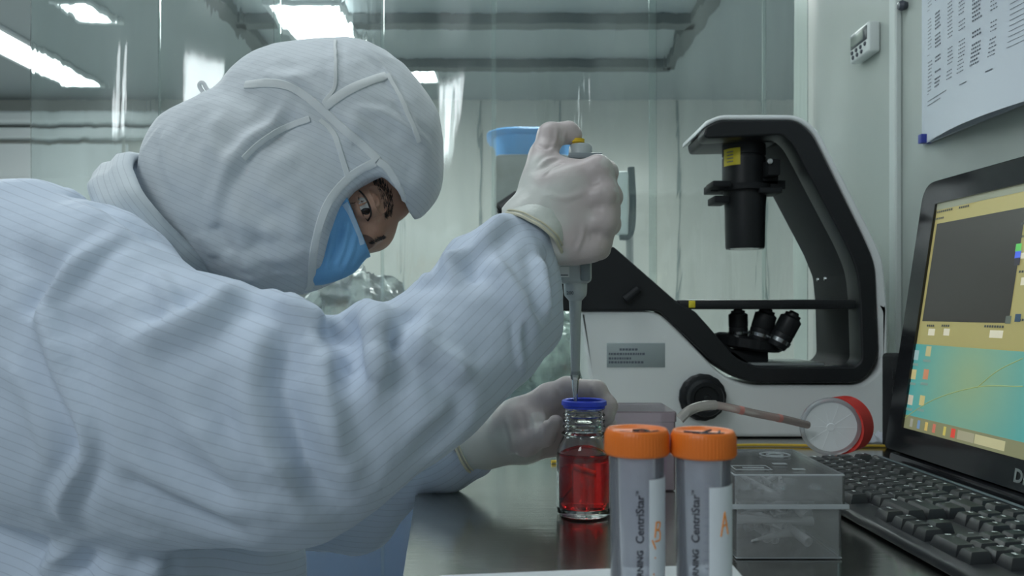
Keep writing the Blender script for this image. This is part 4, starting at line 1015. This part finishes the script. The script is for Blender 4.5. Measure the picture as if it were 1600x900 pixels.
body = [(ell_fn(N3(P(170, 500, .91)), np.array((.11, .12, .09))), .05, 'u')]
body += chain([C3(170, 510, .91, 120), (N3((-.52, .92, .72)), .125), (N3((-.62, .92, .55)), .13)], 1.1, .04)
body += chain([sh_n, (N3(P(180, 490, .91)), .07), sh_f], 1, .05)
body += chain([C3(200, 440, .91, 80), C3(335, 350, .9, 60), (N3(Hd(-.03, -.04, 0)), .055)], 1, .03)
body += chain([sh_n, el_n, (N3((P(710, 500, .75))), .030), wr_n], 1, .03)
body += chain([sh_f, el_f, (N3(P(650, 741, .945)), .017), wr_f], 1, .03)
for hp, yy in ((hipN, .80), (hipF, 1.03)):
    body += chain([hp, (N3((-.22, yy, .50)), .055), (N3((-.24, yy+.01, .28)), .045), (N3((-.27, yy+.02, .07)), .034), (N3((-.12, yy, .038)), .026)], 1, .02)
body += face_prims(0) + near_hand(.0022) + far_hand(.0022)
lo = (-.85, .55, -.02); hi = (.16, 1.20, 1.30)
me = sd_mesh(body, lo, hi, .006)
bm = bmesh.new(); bm.from_mesh(me)
# finer surface at the face
EYE = Hd(.020, .078, .036)
def refine(bm, c, r):
    fs = [f for f in bm.faces if (f.calc_center_median()-c).length < r]
    es = list({e for f in fs for e in f.edges})
    bmesh.ops.subdivide_edges(bm, edges=es, cuts=1, use_grid_fill=True)
refine(bm, HC+fw*.03, .115); refine(bm, HC+fw*.06+sd*.02+upv*.01, .075); refine(bm, EYE, .034)
bm.to_mesh(me); bm.free()
tree0 = bvh(me); 
ex = hit(tree0, 569, 322)[0]; EYE = Vector(ex) if ex is not None else EYE
eaxis = sd*.83+fw*-.25; eaxis.normalize()                       # inner to outer corner of the near eye
en = Vector(EYE-HC); en = (Vector((0, -1, 0))*.55+fw*.45+sd*.3).normalized()
e1 = (Vector(P(577, 342, 1))-Vector(P(562, 298, 1))).normalized(); e1 = (e1-en*e1.dot(en)).normalized(); e2 = en.cross(e1).normalized()
if e2.x < 0: e2 = -e2                                           # towards the brow
REY = np.array([list(e1), list(e2), list(en)]).T
face_detail = [
    (ell_fn(N3(EYE-en*.001), np.array((.024, .015, .007)), REY), .012, 's'),
    (ell_fn(N3(EYE+e2*.021-en*.002), np.array((.030, .008, .007)), REY), .014, 'u'),
    (ell_fn(N3(EYE-en*.013), np.array((.0150, .0150, .0150)), REY), .004, 'u'),
    (ell_fn(N3(EYE+en*.0005), np.array((.0152, .0046, .0042)), REY), .002, 's')]
nose = chain([(N3(Hd(.020, .071, 0)), .009), (N3(Hd(-.016, .088, 0)), .013)], 1, .016)
full = body+nose+face_detail
V = getv(me)
near = np.linalg.norm(V-N3(HC), axis=1) < .19
for _ in range(4):                                              # settle vertices on the exact surface
    p = V[near]; e = .0006; d0 = sd_eval(full, p)
    g = np.stack([(sd_eval(full, p+np.eye(3)[i]*e)-d0)/e for i in range(3)], 1)
    V[near] = p-np.clip(d0, -.006, .006)[:, None]*g/np.maximum((g*g).sum(1), .2)[:, None]
setv(me, V); lap(me, 1, .3)
me.name = 'person'
person = link('person', me, m_skin)
tag(person, 'person in white hooded cleanroom clothing leaning in to pipette over the bottle', 'person')
ptree = bvh(me)
# eye
m_eye = mat('eye_white', (.42, .42, .40), .12, spec=.6); m_iris = mat('iris_brown', (.015, .010, .008), .08)
bm = bmesh.new(); bmesh.ops.create_uvsphere(bm, u_segments=32, v_segments=20, radius=.0118, matrix=Matrix.Translation(EYE-en*.0108)); eye = obj('eye', bm, m_eye, person)
gz = (en*.8+e1*.62+e2*-.05).normalized(); bm = bmesh.new(); lathe(bm, [(0, .0121), (.003, .0120), (.0055, .0108), (.0058, .0098), (0, .0096)], EYE-en*.0108, gz, 28); obj('iris', bm, m_iris, eye)
m_hair = mat('dark_hair', (.012, .010, .010), .5)
def onface(a, b): return Vector(ptree.ray_cast(EYE+e1*a+e2*b+en*.05, -en)[0] or EYE)
bm = bmesh.new()
up_l = [(-.0160, .0000), (-.010, .0032), (-.003, .0048), (.005, .0048), (.011, .0030), (.0162, -.002)]
dn_l = [(-.0160, .0000), (-.009, -.0026), (0, -.0042), (.008, -.0040), (.0162, -.002)]
tube(bm, catmull([onface(a, b)+en*.0006 for a, b in up_l], 5), [.0004]+[.0009]*24+[.0005], 6); obj('eyelashes', bm, m_hair, person)
bm = bmesh.new(); tube(bm, catmull([onface(a, b)+en*.0002 for a, b in dn_l], 5), .0004, 6); obj('lower_lashes', bm, m_hair, person)
def brow(pts, n, seed, ht):                                      # short hairs along a curve on the skin
    rr = random.Random(seed); bm = bmesh.new(); cv = catmull([Vector((a, b, 0)) for a, b in pts], 10)
    for i in range(n):
        q_ = cv[rr.randrange(len(cv)-1)]; t_ = q_.copy(); w_ = ht*(1-.6*abs((q_.x-pts[0][0])/(pts[-1][0]-pts[0][0])-.45))
        a = q_.x+rr.uniform(-.001, .001); b = q_.y+rr.uniform(-w_, w_)
        p0 = onface(a, b)-en*.0002; p1 = onface(a-.004+rr.uniform(-.002, .001), b+rr.uniform(0, .002))+en*.0007
        tube(bm, [p0, (p0+p1)/2+en*.0005, p1], [.00024, .00020, .00008], 4)
    return bm
obj('eyebrow', brow([(-.020, .0185), (-.010, .0230), (.002, .0240), (.014, .0215), (.022, .0175)], 260, 4, .0058), m_hair, person)
fb_ = Hd(.032, .088, -.012)
bm = bmesh.new(); rr = random.Random(8)
fp = [hit(ptree, x, y)[0] for x, y in ((576, 378), (584, 373), (592, 370), (599, 367))]
fp = [Vector(p) for p in fp if p is not None]
if len(fp) > 1:
    for i in range(110):
        a_ = rr.random()*(len(fp)-1); i_ = int(a_); p0 = fp[i_].lerp(fp[i_+1], a_-i_)+Vector((rr.uniform(-.001, .001), rr.uniform(0, .006), rr.uniform(-.0015, .001)))
        tube(bm, [p0, p0+Vector((.001, -.001, -.0012)), p0+Vector((.003, -.001, -.0022))], [.0003, .0003, .0001], 4)
    obj('eyebrow', bm, m_hair, person)
# ---------------------------------------------------------------- cloth with printed thin stripes
def cloth(name, base, line, period, dark=.55):
    m = mat(name, base, .75, sheen=.15, bump=(22, .35, .010)); nt = m.node_tree; L = nt.links.new
    at = nt.nodes.new('ShaderNodeAttribute'); at.attribute_name = 'weave'
    dv = nt.nodes.new('ShaderNodeMath'); dv.operation = 'DIVIDE'; dv.inputs[1].default_value = period; L(at.outputs['Fac'], dv.inputs[0])
    fr = nt.nodes.new('ShaderNodeMath'); fr.operation = 'FRACT'; L(dv.outputs[0], fr.inputs[0])
    lt = nt.nodes.new('ShaderNodeMath'); lt.operation = 'LESS_THAN'; lt.inputs[1].default_value = .13; L(fr.outputs[0], lt.inputs[0])
    ml = nt.nodes.new('ShaderNodeMath'); ml.operation = 'MULTIPLY'; ml.inputs[1].default_value = dark; L(lt.outputs[0], ml.inputs[0])
    mx = nt.nodes.new('ShaderNodeMix'); mx.data_type = 'RGBA'; L(ml.outputs[0], mx.inputs[0]); mx.inputs[6].default_value = (*base, 1); mx.inputs[7].default_value = (*line, 1)
    L(mx.outputs[2], nt.nodes['Principled BSDF'].inputs['Base Color']); return m
def weave(me, fn):
    V = getv(me); a = me.attributes.new('weave', 'FLOAT', 'POINT'); a.data.foreach_set('value', fn(V).astype(np.float32))
m_gown = cloth('gown_cloth', (.55, .635, .755), (.29, .34, .42), .0070, .30)
m_hood = cloth('hood_cloth', (.60, .65, .69), (.33, .37, .41), .0052, .28)
m_band = mat('seam_tape', (.70, .74, .75), .75)
# gown: near arm, torso, far arm
gown = chain([C3(40, 440, .78, 158), C3(140, 476, .74, 138), C3(235, 560, .71, 136), C3(340, 585, .69, 132), C3(430, 630, .68, 150)], .95, .03)
gown += chain([C3(0, 590, .76, 200), C3(150, 625, .73, 203), C3(300, 655, .70, 188), C3(440, 690, .68, 148), C3(560, 655, .68, 122)], .85, .03)
gown += chain([C3(470, 700, .68, 135), C3(640, 600, .70, 118), C3(760, 500, .74, 104), C3(806, 460, .76, 66)], .9, .02)
gown += chain([C3(700, 550, .72, 98), C3(800, 506, .75, 58), C3(826, 500, .765, 46)], .9, .018)
gown += chain([C3(760, 430, .76, 78), C3(800, 392, .778, 54), C3(820, 376, .785, 46)], 1, .015)
gown += chain([C3(812, 400, .782, 50), C3(828, 440, .78, 44), C3(828, 520, .77, 44)], .8, .012)
gown += chain([C3(572, 488, .69, 24), C3(592, 530, .655, 22), C3(596, 580, .63, 14)], 1, .012)+chain([C3(425, 476, .675, 28), C3(474, 506, .660, 20), C3(468, 556, .635, 10)], 1, .012)
gown += [(ell_fn(N3(P(110, 500, .92)), np.array((.14, .15, .13))), .04, 'u')]
gown += chain([C3(150, 520, .92, 165), (N3((-.50, .93, .80)), .165), (N3((-.56, .93, .60)), .165)], 1.0, .04)
gown += chain([(N3(P(230, 900, .80)), .115), (N3(P(345, 900, .83)), .075), (N3(P(345, 1150, .83)), .075)], 1, .03)
gown += chain([(N3(P(40, 900, .82)), .13), (N3(P(40, 1150, .82)), .13)], 1, .03)
gown += chain([C3(180, 480, 1.0, 120), C3(330, 640, 1.04, 90), C3(490, 790, 1.0, 62), C3(560, 800, .98, 58), C3(632, 740, .95, 38)], 1, .02)
gown += chain([C3(560, 790, .97, 60), C3(648, 736, .945, 34), C3(700, 728, .93, 37), C3(742, 716, .918, 35)], 1, .012)
gown += chain([C3(255, 460, .91, 115), C3(350, 428, .91, 66)], 1, .02)
gown += chain([C3(640, 734, .945, 34), C3(718, 712, .928, 38)], 1, .012)
gown += [(seg_fn(N3(P(742, 690, .915)), N3(P(800, 690, .91)), .023, .023), .004, 's')]
me = sd_mesh(gown, (-.66, .50, .58), (.10, 1.22, 1.20), .0042)
lap(me, 2)
G_folds = [
    (.0060, .008, [(186, 360), (140, 400), (97, 446), (71, 491), (97, 580), (134, 669), (134, 714), (97, 781), (104, 818)]),
    (.0085, .013, [(372, 445), (298, 505), (216, 539)]), (.0035, .008, [(238, 424), (262, 458), (275, 498)]),
    (-.010, .014, [(494, 496), (456, 545), (442, 603), (458, 655), (490, 745), (529, 810)]),
    (.0080, .012, [(425, 462), (470, 492), (480, 520), (468, 552)]),
    (.0050, .012, [(567, 468), (585, 520), (587, 575), (575, 640)]), (-.0060, .012, [(540, 492), (552, 540), (548, 590)]),
    (-.0075, .010, [(640, 476), (632, 510), (610, 545)]), (.0060, .010, [(655, 440), (680, 430), (712, 402)]),
    (.0065, .010, [(799, 339), (760, 365), (716, 408), (700, 450)]), (-.0045, .010, [(745, 352), (735, 400), (745, 440)]),
    (.0050, .012, [(480, 500), (520, 500), (560, 500)]), (.0050, .014, [(600, 455), (640, 520), (700, 560), (730, 600)]),
    (-.0040, .012, [(660, 560), (720, 640), (640, 720)]), (.0040, .012, [(520, 560), (510, 640), (530, 720)]),
    (.0028, .004, [(812, 500), (812, 539), (819, 590)]), (-.0040, .010, [(330, 620), (380, 720), (470, 800)]),
    (.0045, .016, [(150, 500), (230, 600), (330, 690), (420, 760)]), (-.0050, .018, [(110, 470), (190, 580), (280, 680)]),
    (.0040, .012, [(0, 560), (60, 640), (90, 740)]), (-.0040, .014, [(20, 380), (60, 430), (40, 500)]),
    (.0035, .010, [(200, 700), (290, 760), (400, 810)]), (-.0035, .010, [(180, 740), (270, 790), (380, 830)]),
    (.0040, .010, [(60, 270), (130, 300), (200, 330), (280, 380)]), (-.0040, .010, [(100, 300), (170, 330), (260, 390)]),
    (.006, .010, [(110, 850), (70, 900)]), (-.006, .012, [(150, 860), (120, 900)]), (.005, .010, [(250, 870), (240, 900)]),
    (.0045, .009, [(840, 400), (850, 450), (858, 500)]), (.0040, .009, [(770, 400), (800, 450), (850, 530)])]
folds(me, [(a*1.5, w*.85, l) for a, w, l in G_folds]); crumple(me, .0030, 9, 2, (1, 1, 1)); crumple(me, .0014, 24, 5)
lap(me, 1, .4)
AX = [N3(P(*a)) for a in ((-60, 420, .78), (150, 520, .73), (430, 640, .68), (560, 660, .68), (700, 540, .72), (830, 400, .78))]
def arm_w(V):
    best = np.full(len(V), 9.); val = np.zeros(len(V))
    for a, b in zip(AX, AX[1:]):
        a2, b2 = a[[0, 2]], b[[0, 2]]; ba = b2-a2; L_2 = ba@ba; q_ = V[:, [0, 2]]-a2; t_ = np.clip(q_@ba/L_2, 0, 1)
        d = np.linalg.norm(q_-t_[:, None]*ba, axis=1); s_ = (ba[0]*q_[:, 1]-ba[1]*q_[:, 0])/math.sqrt(L_2)
        m_ = d < best; best[m_] = d[m_]; val[m_] = np.where(s_ >= 0, d, -d)[m_]
    return val+V[:, 1]*.08+5
weave(me, arm_w); me.name = 'cleanroom_gown'
gownO = link('cleanroom_gown', me, m_gown, person); gownO['label'] = 'white gown with thin dark stripes'
gt = bvh(me)
# trousers and shoes (mostly below the picture)
tr = [(ell_fn(N3((-.60, .92, .56)), np.array((.18, .20, .13))), .04, 'u')]
for hp, yy in ((hipN, .80), (hipF, 1.03)):
    tr += chain([(hp[0], .105), (N3((-.22, yy, .50)), .075), (N3((-.24, yy+.01, .28)), .066), (N3((-.265, yy+.02, .10)), .06)], 1, .03)
me = sd_mesh(tr, (-.86, .6, .02), (-.08, 1.2, .72), .010); lap(me, 2); crumple(me, .005, 8, 7); weave(me, lambda V: V[:, 1]+5); me.name = 'trousers'; link('trousers', me, m_gown, person)
m_shoe = mat('white_overshoe', (.62, .66, .70), .6)
for yy in (.80, 1.03):
    me = sd_mesh(chain([(N3((-.29, yy+.02, .055)), .054), (N3((-.23, yy+.01, .05)), .050), (N3((-.11, yy, .037)), .036)], 1.0, .02)+[(seg_fn((-.6, yy, -.5), (.2, yy, -.5), .5, .5), .004, 's')], (-.38, yy-.1, -.01), (-.04, yy+.12, .16), .006)
    me.name = 'overshoe'; link('overshoe', me, m_shoe, person)
# ---------------------------------------------------------------- hood
def Pw(x, y, Y=.80): p = P(x, y, Y); return (p.x, p.z)
hood = [(ell_fn(N3(P(530, 214, .90)), np.array((.104, .098, .104))), .02, 'u'),
        (ell_fn(N3(P(600, 235, .895)), np.array((.058, .078, .066))), .03, 'u'),
        (ell_fn(N3(P(628, 284, .897)), np.array((.038, .064, .040))), .02, 'u'),
        (ell_fn(N3(P(440, 190, .90)), np.array((.070, .085, .072))), .03, 'u'),
        (ell_fn(N3(P(400, 285, .885)), np.array((.104, .100, .104))), .008, 'u'),
        (ell_fn(N3(P(470, 320, .885)), np.array((.092, .094, .088))), .02, 'u'),
        (ell_fn(N3(P(432, 368, .885)), np.array((.070, .085, .064))), .02, 'u'),
        (ell_fn(N3(P(312, 266, .89)), np.array((.058, .075, .064))), .02, 'u')]
hood += chain([C3(330, 330, .89, 100), C3(250, 390, .90, 70)], 1, .03)
cut_poly = [(587, 262), (566, 274), (545, 290), (520, 322), (503, 360), (494, 400), (490, 470), (760, 480), (760, 400), (616, 372), (624, 345), (625, 320), (615, 290), (600, 270)]
class PolyCut:
    def __init__(s, pts): s.p = np.array(pts, float)
    def __call__(s, q):
        Y_ = .80; x = 800+q[..., 0]*F/Y_; y = HZ-(q[..., 2]-CZ)*F/Y_
        shp = x.shape; x = x.ravel(); y = y.ravel(); d = np.full(x.shape, 1e9); ins = np.zeros(x.shape, bool); n_ = len(s.p)
        for i in range(n_):
            a = s.p[i]; b = s.p[(i+1) % n_]; ex_, ey_ = b-a
            t_ = np.clip(((x-a[0])*ex_+(y-a[1])*ey_)/(ex_*ex_+ey_*ey_), 0, 1); d = np.minimum(d, np.hypot(x-a[0]-t_*ex_, y-a[1]-t_*ey_))
            c_ = ((a[1] > y) != (b[1] > y)) & (x < (b[0]-a[0])*(y-a[1])/((b[1]-a[1]) or 1e-9)+a[0]); ins ^= c_
        return (np.where(ins, -d, d)*Y_/F).reshape(shp)
hood.append(((PolyCut(cut_poly), N3((-.30, .6, .98)), N3((.02, 1.2, 1.20))), .003, 's'))
me = sd_mesh(hood, (-.46, .74, .98), (-.04, 1.04, 1.30), .0032)
lap(me, 1)
H_folds = [
    (.0050, .006, [(448, 156), (425, 196), (380, 228), (352, 268), (328, 338)]), (-.0045, .010, [(470, 190), (440, 212), (395, 250), (372, 300)]),
    (.0040, .009, [(345, 170), (330, 220), (350, 260)]), (-.0050, .010, [(330, 350), (345, 375), (360, 400)]), (.0040, .010, [(360, 320), (390, 350), (440, 370)]),
    (.0030, .008, [(260, 200), (262, 250), (275, 300)]), (.0022, .0035, [(524, 60), (523, 136)]), (.0030, .005, [(552, 168), (612, 184), (676, 236)]),
    (.0028, .004, [(568, 76), (600, 105), (616, 132), (648, 200), (668, 224)]), (-.0040, .006, [(424, 130), (460, 140), (500, 176), (545, 214), (590, 250)]),
    (.0040, .012, [(560, 180), (540, 230)]), (-.0040, .012, [(600, 200), (650, 280)]), (.0035, .010, [(410, 110), (440, 130), (470, 128)]),
    (.0040, .010, [(420, 300), (460, 330), (470, 380)]), (-.0035, .010, [(400, 330), (410, 400), (440, 440)]), (.0035, .010, [(370, 420), (420, 410), (480, 400)]), (.003, .008, [(380, 440), (430, 430), (480, 430)])]
folds(me, H_folds); crumple(me, .0018, 14, 11); crumple(me, .0007, 40, 3); lap(me, 1, .35)
n2 = N3((.42, 0, .91)); weave(me, lambda V: V@n2+V[:, 1]*.1+5); me.name = 'hood'
hoodO = link('hood', me, m_hood, person); hoodO['label'] = 'white striped cleanroom hood'
ht = bvh(me)
for nm, w, pts in (('hood_strap', .0085, [(383, 133), (420, 130), (452, 136), (480, 152), (500, 168), (520, 186), (540, 204), (568, 228), (590, 250)]),
                   ('hood_strap', .0055, [(500, 188), (514, 200), (524, 214), (532, 238), (544, 278)]),
                   ('seam_tape', .0060, [(484, 186), (455, 196), (428, 208), (400, 228), (380, 248)]),
                   ('seam_tape', .0035, [(524, 64), (524, 100), (523, 136), (506, 160)]),
                   ('seam_tape', .0090, [(508, 166), (540, 144), (570, 130), (604, 118)]),
                   ('seam_tape', .0050, [(606, 116), (625, 150), (645, 196), (655, 222)]),
                   ('opening_trim', .0085, [(586, 254), (562, 266), (541, 282), (516, 312), (500, 350), (490, 395), (486, 440), (482, 452)]),
                   ('opening_trim', .0080, [(590, 252), (604, 262), (618, 284), (629, 308), (631, 335), (626, 352)])):
    obj(nm, ribbon(ht, pts, w), m_band, hoodO)
q0 = hit(ht, 340, 152)[0] or P(340, 152, .85)
bm = bmesh.new(); lp = [P(336, 152, .87), P(322, 148, .868), P(313, 138, .868), P(312, 131, .868), P(318, 130, .868), P(324, 140, .868), P(338, 148, .87)]
tube(bm, catmull(lp, 6), .0022, 8); obj('hood_loop', bm, m_band, hoodO)
# collar: short loose band round the neck
cax = Vector((.80, 0, .57)).normalized(); cc = P(270, 352, .895)
prof = []
wob = lambda t_, h: .03*math.sin(t_*3+1)+.012*math.sin(t_*7+h*60)+.008*math.sin(t_*13)
pr_ = [(.070, -.021), (.076, -.024), (.082, -.020), (.0835, -.008), (.080, 0), (.082, .010), (.078, .020), (.072, .023), (.067, .019), (.066, -.015)]
bm = lathe(bmesh.new(), [(r_+.004, h_) for r_, h_ in pr_], cc, cax, 90, wob, close=True)
for v in bm.verts: v.co.y = cc.y+(v.co.y-cc.y)*1.28
co = obj('collar', bm, cloth('collar_cloth', (.60, .66, .70), (.36, .40, .45), .0052, .4), person, True, False)
wv = co.data; weave(wv, lambda V: (V-N3(cc))@N3(cax)+5)
# ---------------------------------------------------------------- face mask
m_mask = mat('blue_mask', (.17, .42, .72), .7, bump=(500, .25, .001)); m_masktop = mat('mask_edge', (.40, .56, .72), .7)
mk = face_prims(-.0045)+chain([(N3(Hd(.006, .073, 0)), .012), (N3(Hd(-.016, .086, 0)), .016)], 1, .025)+chain([(N3(Hd(-.045, .070, .0)), .026), (N3(Hd(-.065, .052, 0)), .024)], 1, .03)
# cut away everything above the mask's upper edge (a plane through the nose bridge and the cheek)
pa = hit(ptree, 549, 324)[0] or Hd(0, .06, .05); pb = hit(ptree, 566, 366)[0] or Hd(0, .08, .02)
pa = Vector(pa); pb = Vector(pb); ev = (pb-pa).normalized(); mn = (upv-ev*upv.dot(ev)).normalized()
class Half:
    def __init__(s, o, n): s.o = N3(o); s.n = N3(n)
    def __call__(s, q): return -((q-s.o)@s.n)
big = (N3((-9, -9, -9)), N3((9, 9, 9)))
mk.append(((Half(pa, mn), *big), .001, 's')); mk.append(((Half(Hd(0, .012, 0), -fw), *big), .001, 's'))
me = sd_mesh(mk, (-.34, .74, .96), (-.08, 1.06, 1.20), .0022); lap(me, 1, .4)
folds(me, [(.0016, .003, [(545, 345), (538, 380), (525, 420)]), (-.002, .004, [(535, 350), (528, 380), (512, 420)]), (.0014, .003, [(556, 360), (548, 395), (535, 425)]), (.002, .004, [(520, 370), (515, 400), (508, 425)])])
me.name = 'face_mask'; mO = link('face_mask', me, m_mask, person); mO['label'] = 'pale blue pleated face mask'
mt_ = bvh(me)
obj('mask_border', ribbon(mt_, [(539, 318), (548, 332), (556, 350), (563, 368), (567, 382)], .0065, .0008, .0002), m_masktop, mO)
# ---------------------------------------------------------------- gloves
m_glove = mat('latex_glove', (.52, .46, .455), .42, spec=.45, bump=(90, .18, .003), var=(26, (.60, .58, .56), .60, .66)); ntg = m_glove.node_tree; bg_ = ntg.nodes['Principled BSDF']; at_ = ntg.nodes.new('ShaderNodeAttribute'); at_.attribute_name = 'loose'
mg_ = ntg.nodes.new('ShaderNodeMix'); mg_.data_type = 'RGBA'; mg_.inputs[7].default_value = (.64, .67, .63, 1); src = bg_.inputs['Base Color'].links[0].from_socket
ntg.links.new(at_.outputs['Fac'], mg_.inputs[0]); ntg.links.new(src, mg_.inputs[6]); ntg.links.new(mg_.outputs[2], bg_.inputs['Base Color'])
def loose(me, c, r0, r1):                                       # latex that stands off the skin is whiter
    V = getv(me); d = np.linalg.norm(V-N3(c), axis=1); w = np.array([noise.noise(Vector(v)*45) for v in V])
    a = me.attributes.new('loose', 'FLOAT', 'POINT'); a.data.foreach_set('value', np.clip((r1-d)/(r1-r0)+w*.7, 0, .85).astype(np.float32))
m_cuff = mat('latex_cuff', (.62, .66, .62), .45, bump=(60, .4, .004)); m_bead = mat('glove_bead', (.62, .60, .46), .4)
me = sd_mesh(near_hand(), (-.01, .73, 1.03), (.13, .90, 1.20), .0016)
folds(me, [(.0012, .0022, [(842, 262), (855, 250), (872, 246)]), (.0010, .0018, [(846, 275), (862, 262), (880, 254)]), (-.0010, .002, [(838, 225), (852, 232), (866, 228)]), (.0009, .0018, [(870, 200), (868, 220), (858, 238)]), (.0009, .0016, [(884, 205), (880, 222), (872, 236)]),
           (.0010, .0025, [(850, 300), (880, 310), (915, 300)]), (.0008, .002, [(900, 395), (910, 370), (912, 350)]), (-.0014, .005, [(938, 284), (920, 288)]), (-.0014, .005, [(942, 326), (922, 328)]), (-.0014, .005, [(938, 367), (920, 368)])])
lap(me, 1, .3); loose(me, P(822, 345, .79), .034, .062); me.name = 'latex_glove'; gN = link('latex_glove', me, m_glove, person); gN['label'] = 'pale translucent latex glove closed round the pipette'
def cuff(par, tree_pts, name='glove_cuff', beadname='cuff_bead'):
    return None
# near cuff: a loose flared sleeve of latex from the wrist, its beaded edge towards the forearm
def cuffmesh(c0, c1, r0, r1, ys, parent, seed, sx=1.0):
    d = (Vector(c1)-Vector(c0)); L_ = d.length; dn_ = d.normalized(); bm = bmesh.new(); n = 64; R_ = []
    _, a, b = frame(dn_)
    prof_ = [(0, r0), (.2, r0*1.02), (.45, r0+(r1-r0)*.45), (.7, r0+(r1-r0)*.8), (1, r1), (.985, r1-.0012), (.7, r0+(r1-r0)*.8-.0012), (.2, r0*1.02-.0012)]
    for h_, r_ in prof_:
        R_.append([bm.verts.new(Vector(c0)+dn_*(L_*h_)+(a*math.cos(t_)*ys+b*math.sin(t_))*(r_*(1+.02*math.sin(t_*5+seed+h_*4)+.012*math.sin(t_*11+h_*9)))) for t_ in [2*math.pi*i/n for i in range(n)]])
    for A, B in zip(R_, R_[1:]):
        for i in range(n): bm.faces.new((A[i], A[(i+1) % n], B[(i+1) % n], B[i]))
    o = obj('glove_cuff', bm, m_cuff, parent, True, False)
    bm = bmesh.new(); pts = [Vector(c1)+(a*math.cos(t_)*ys+b*math.sin(t_))*(r1*(1+.02*math.sin(t_*5+seed+4)+.012*math.sin(t_*11+9))) for t_ in [2*math.pi*i/n for i in range(n+1)]]
    tube(bm, pts, .0016, 8, False); obj('cuff_bead', bm, m_bead, o)
    bm = bmesh.new(); p2 = [p-dn_*.004 for p in pts]; tube(bm, p2, .0009, 8, False); obj('cuff_bead', bm, m_bead, o)
    return o
cuffmesh(P(852, 338, .792), P(829, 371, .784), .0275, .0335, 1.05, gN, 1)
me = sd_mesh(far_hand(), (-.06, .80, .80), (.12, .95, .95), .0016)
folds(me, [(.0012, .0022, [(830, 640), (836, 670), (830, 700)]), (.0012, .002, [(845, 630), (852, 660), (848, 690)]), (-.0012, .0025, [(815, 640), (822, 680)]), (.0012, .0025, [(790, 650), (800, 690), (795, 715)]), (.0010, .002, [(870, 605), (876, 622)]), (.0010, .002, [(925, 600), (928, 618)])])
lap(me, 1, .3); loose(me, P(765, 690, .91), .035, .062); me.name = 'latex_glove'; gF = link('latex_glove', me, m_glove, person); gF['label'] = 'pale latex glove steadying the bottle'
cuffmesh(P(775, 684, .910), P(728, 706, .918), .0250, .0262, 1.0, gF, 4)
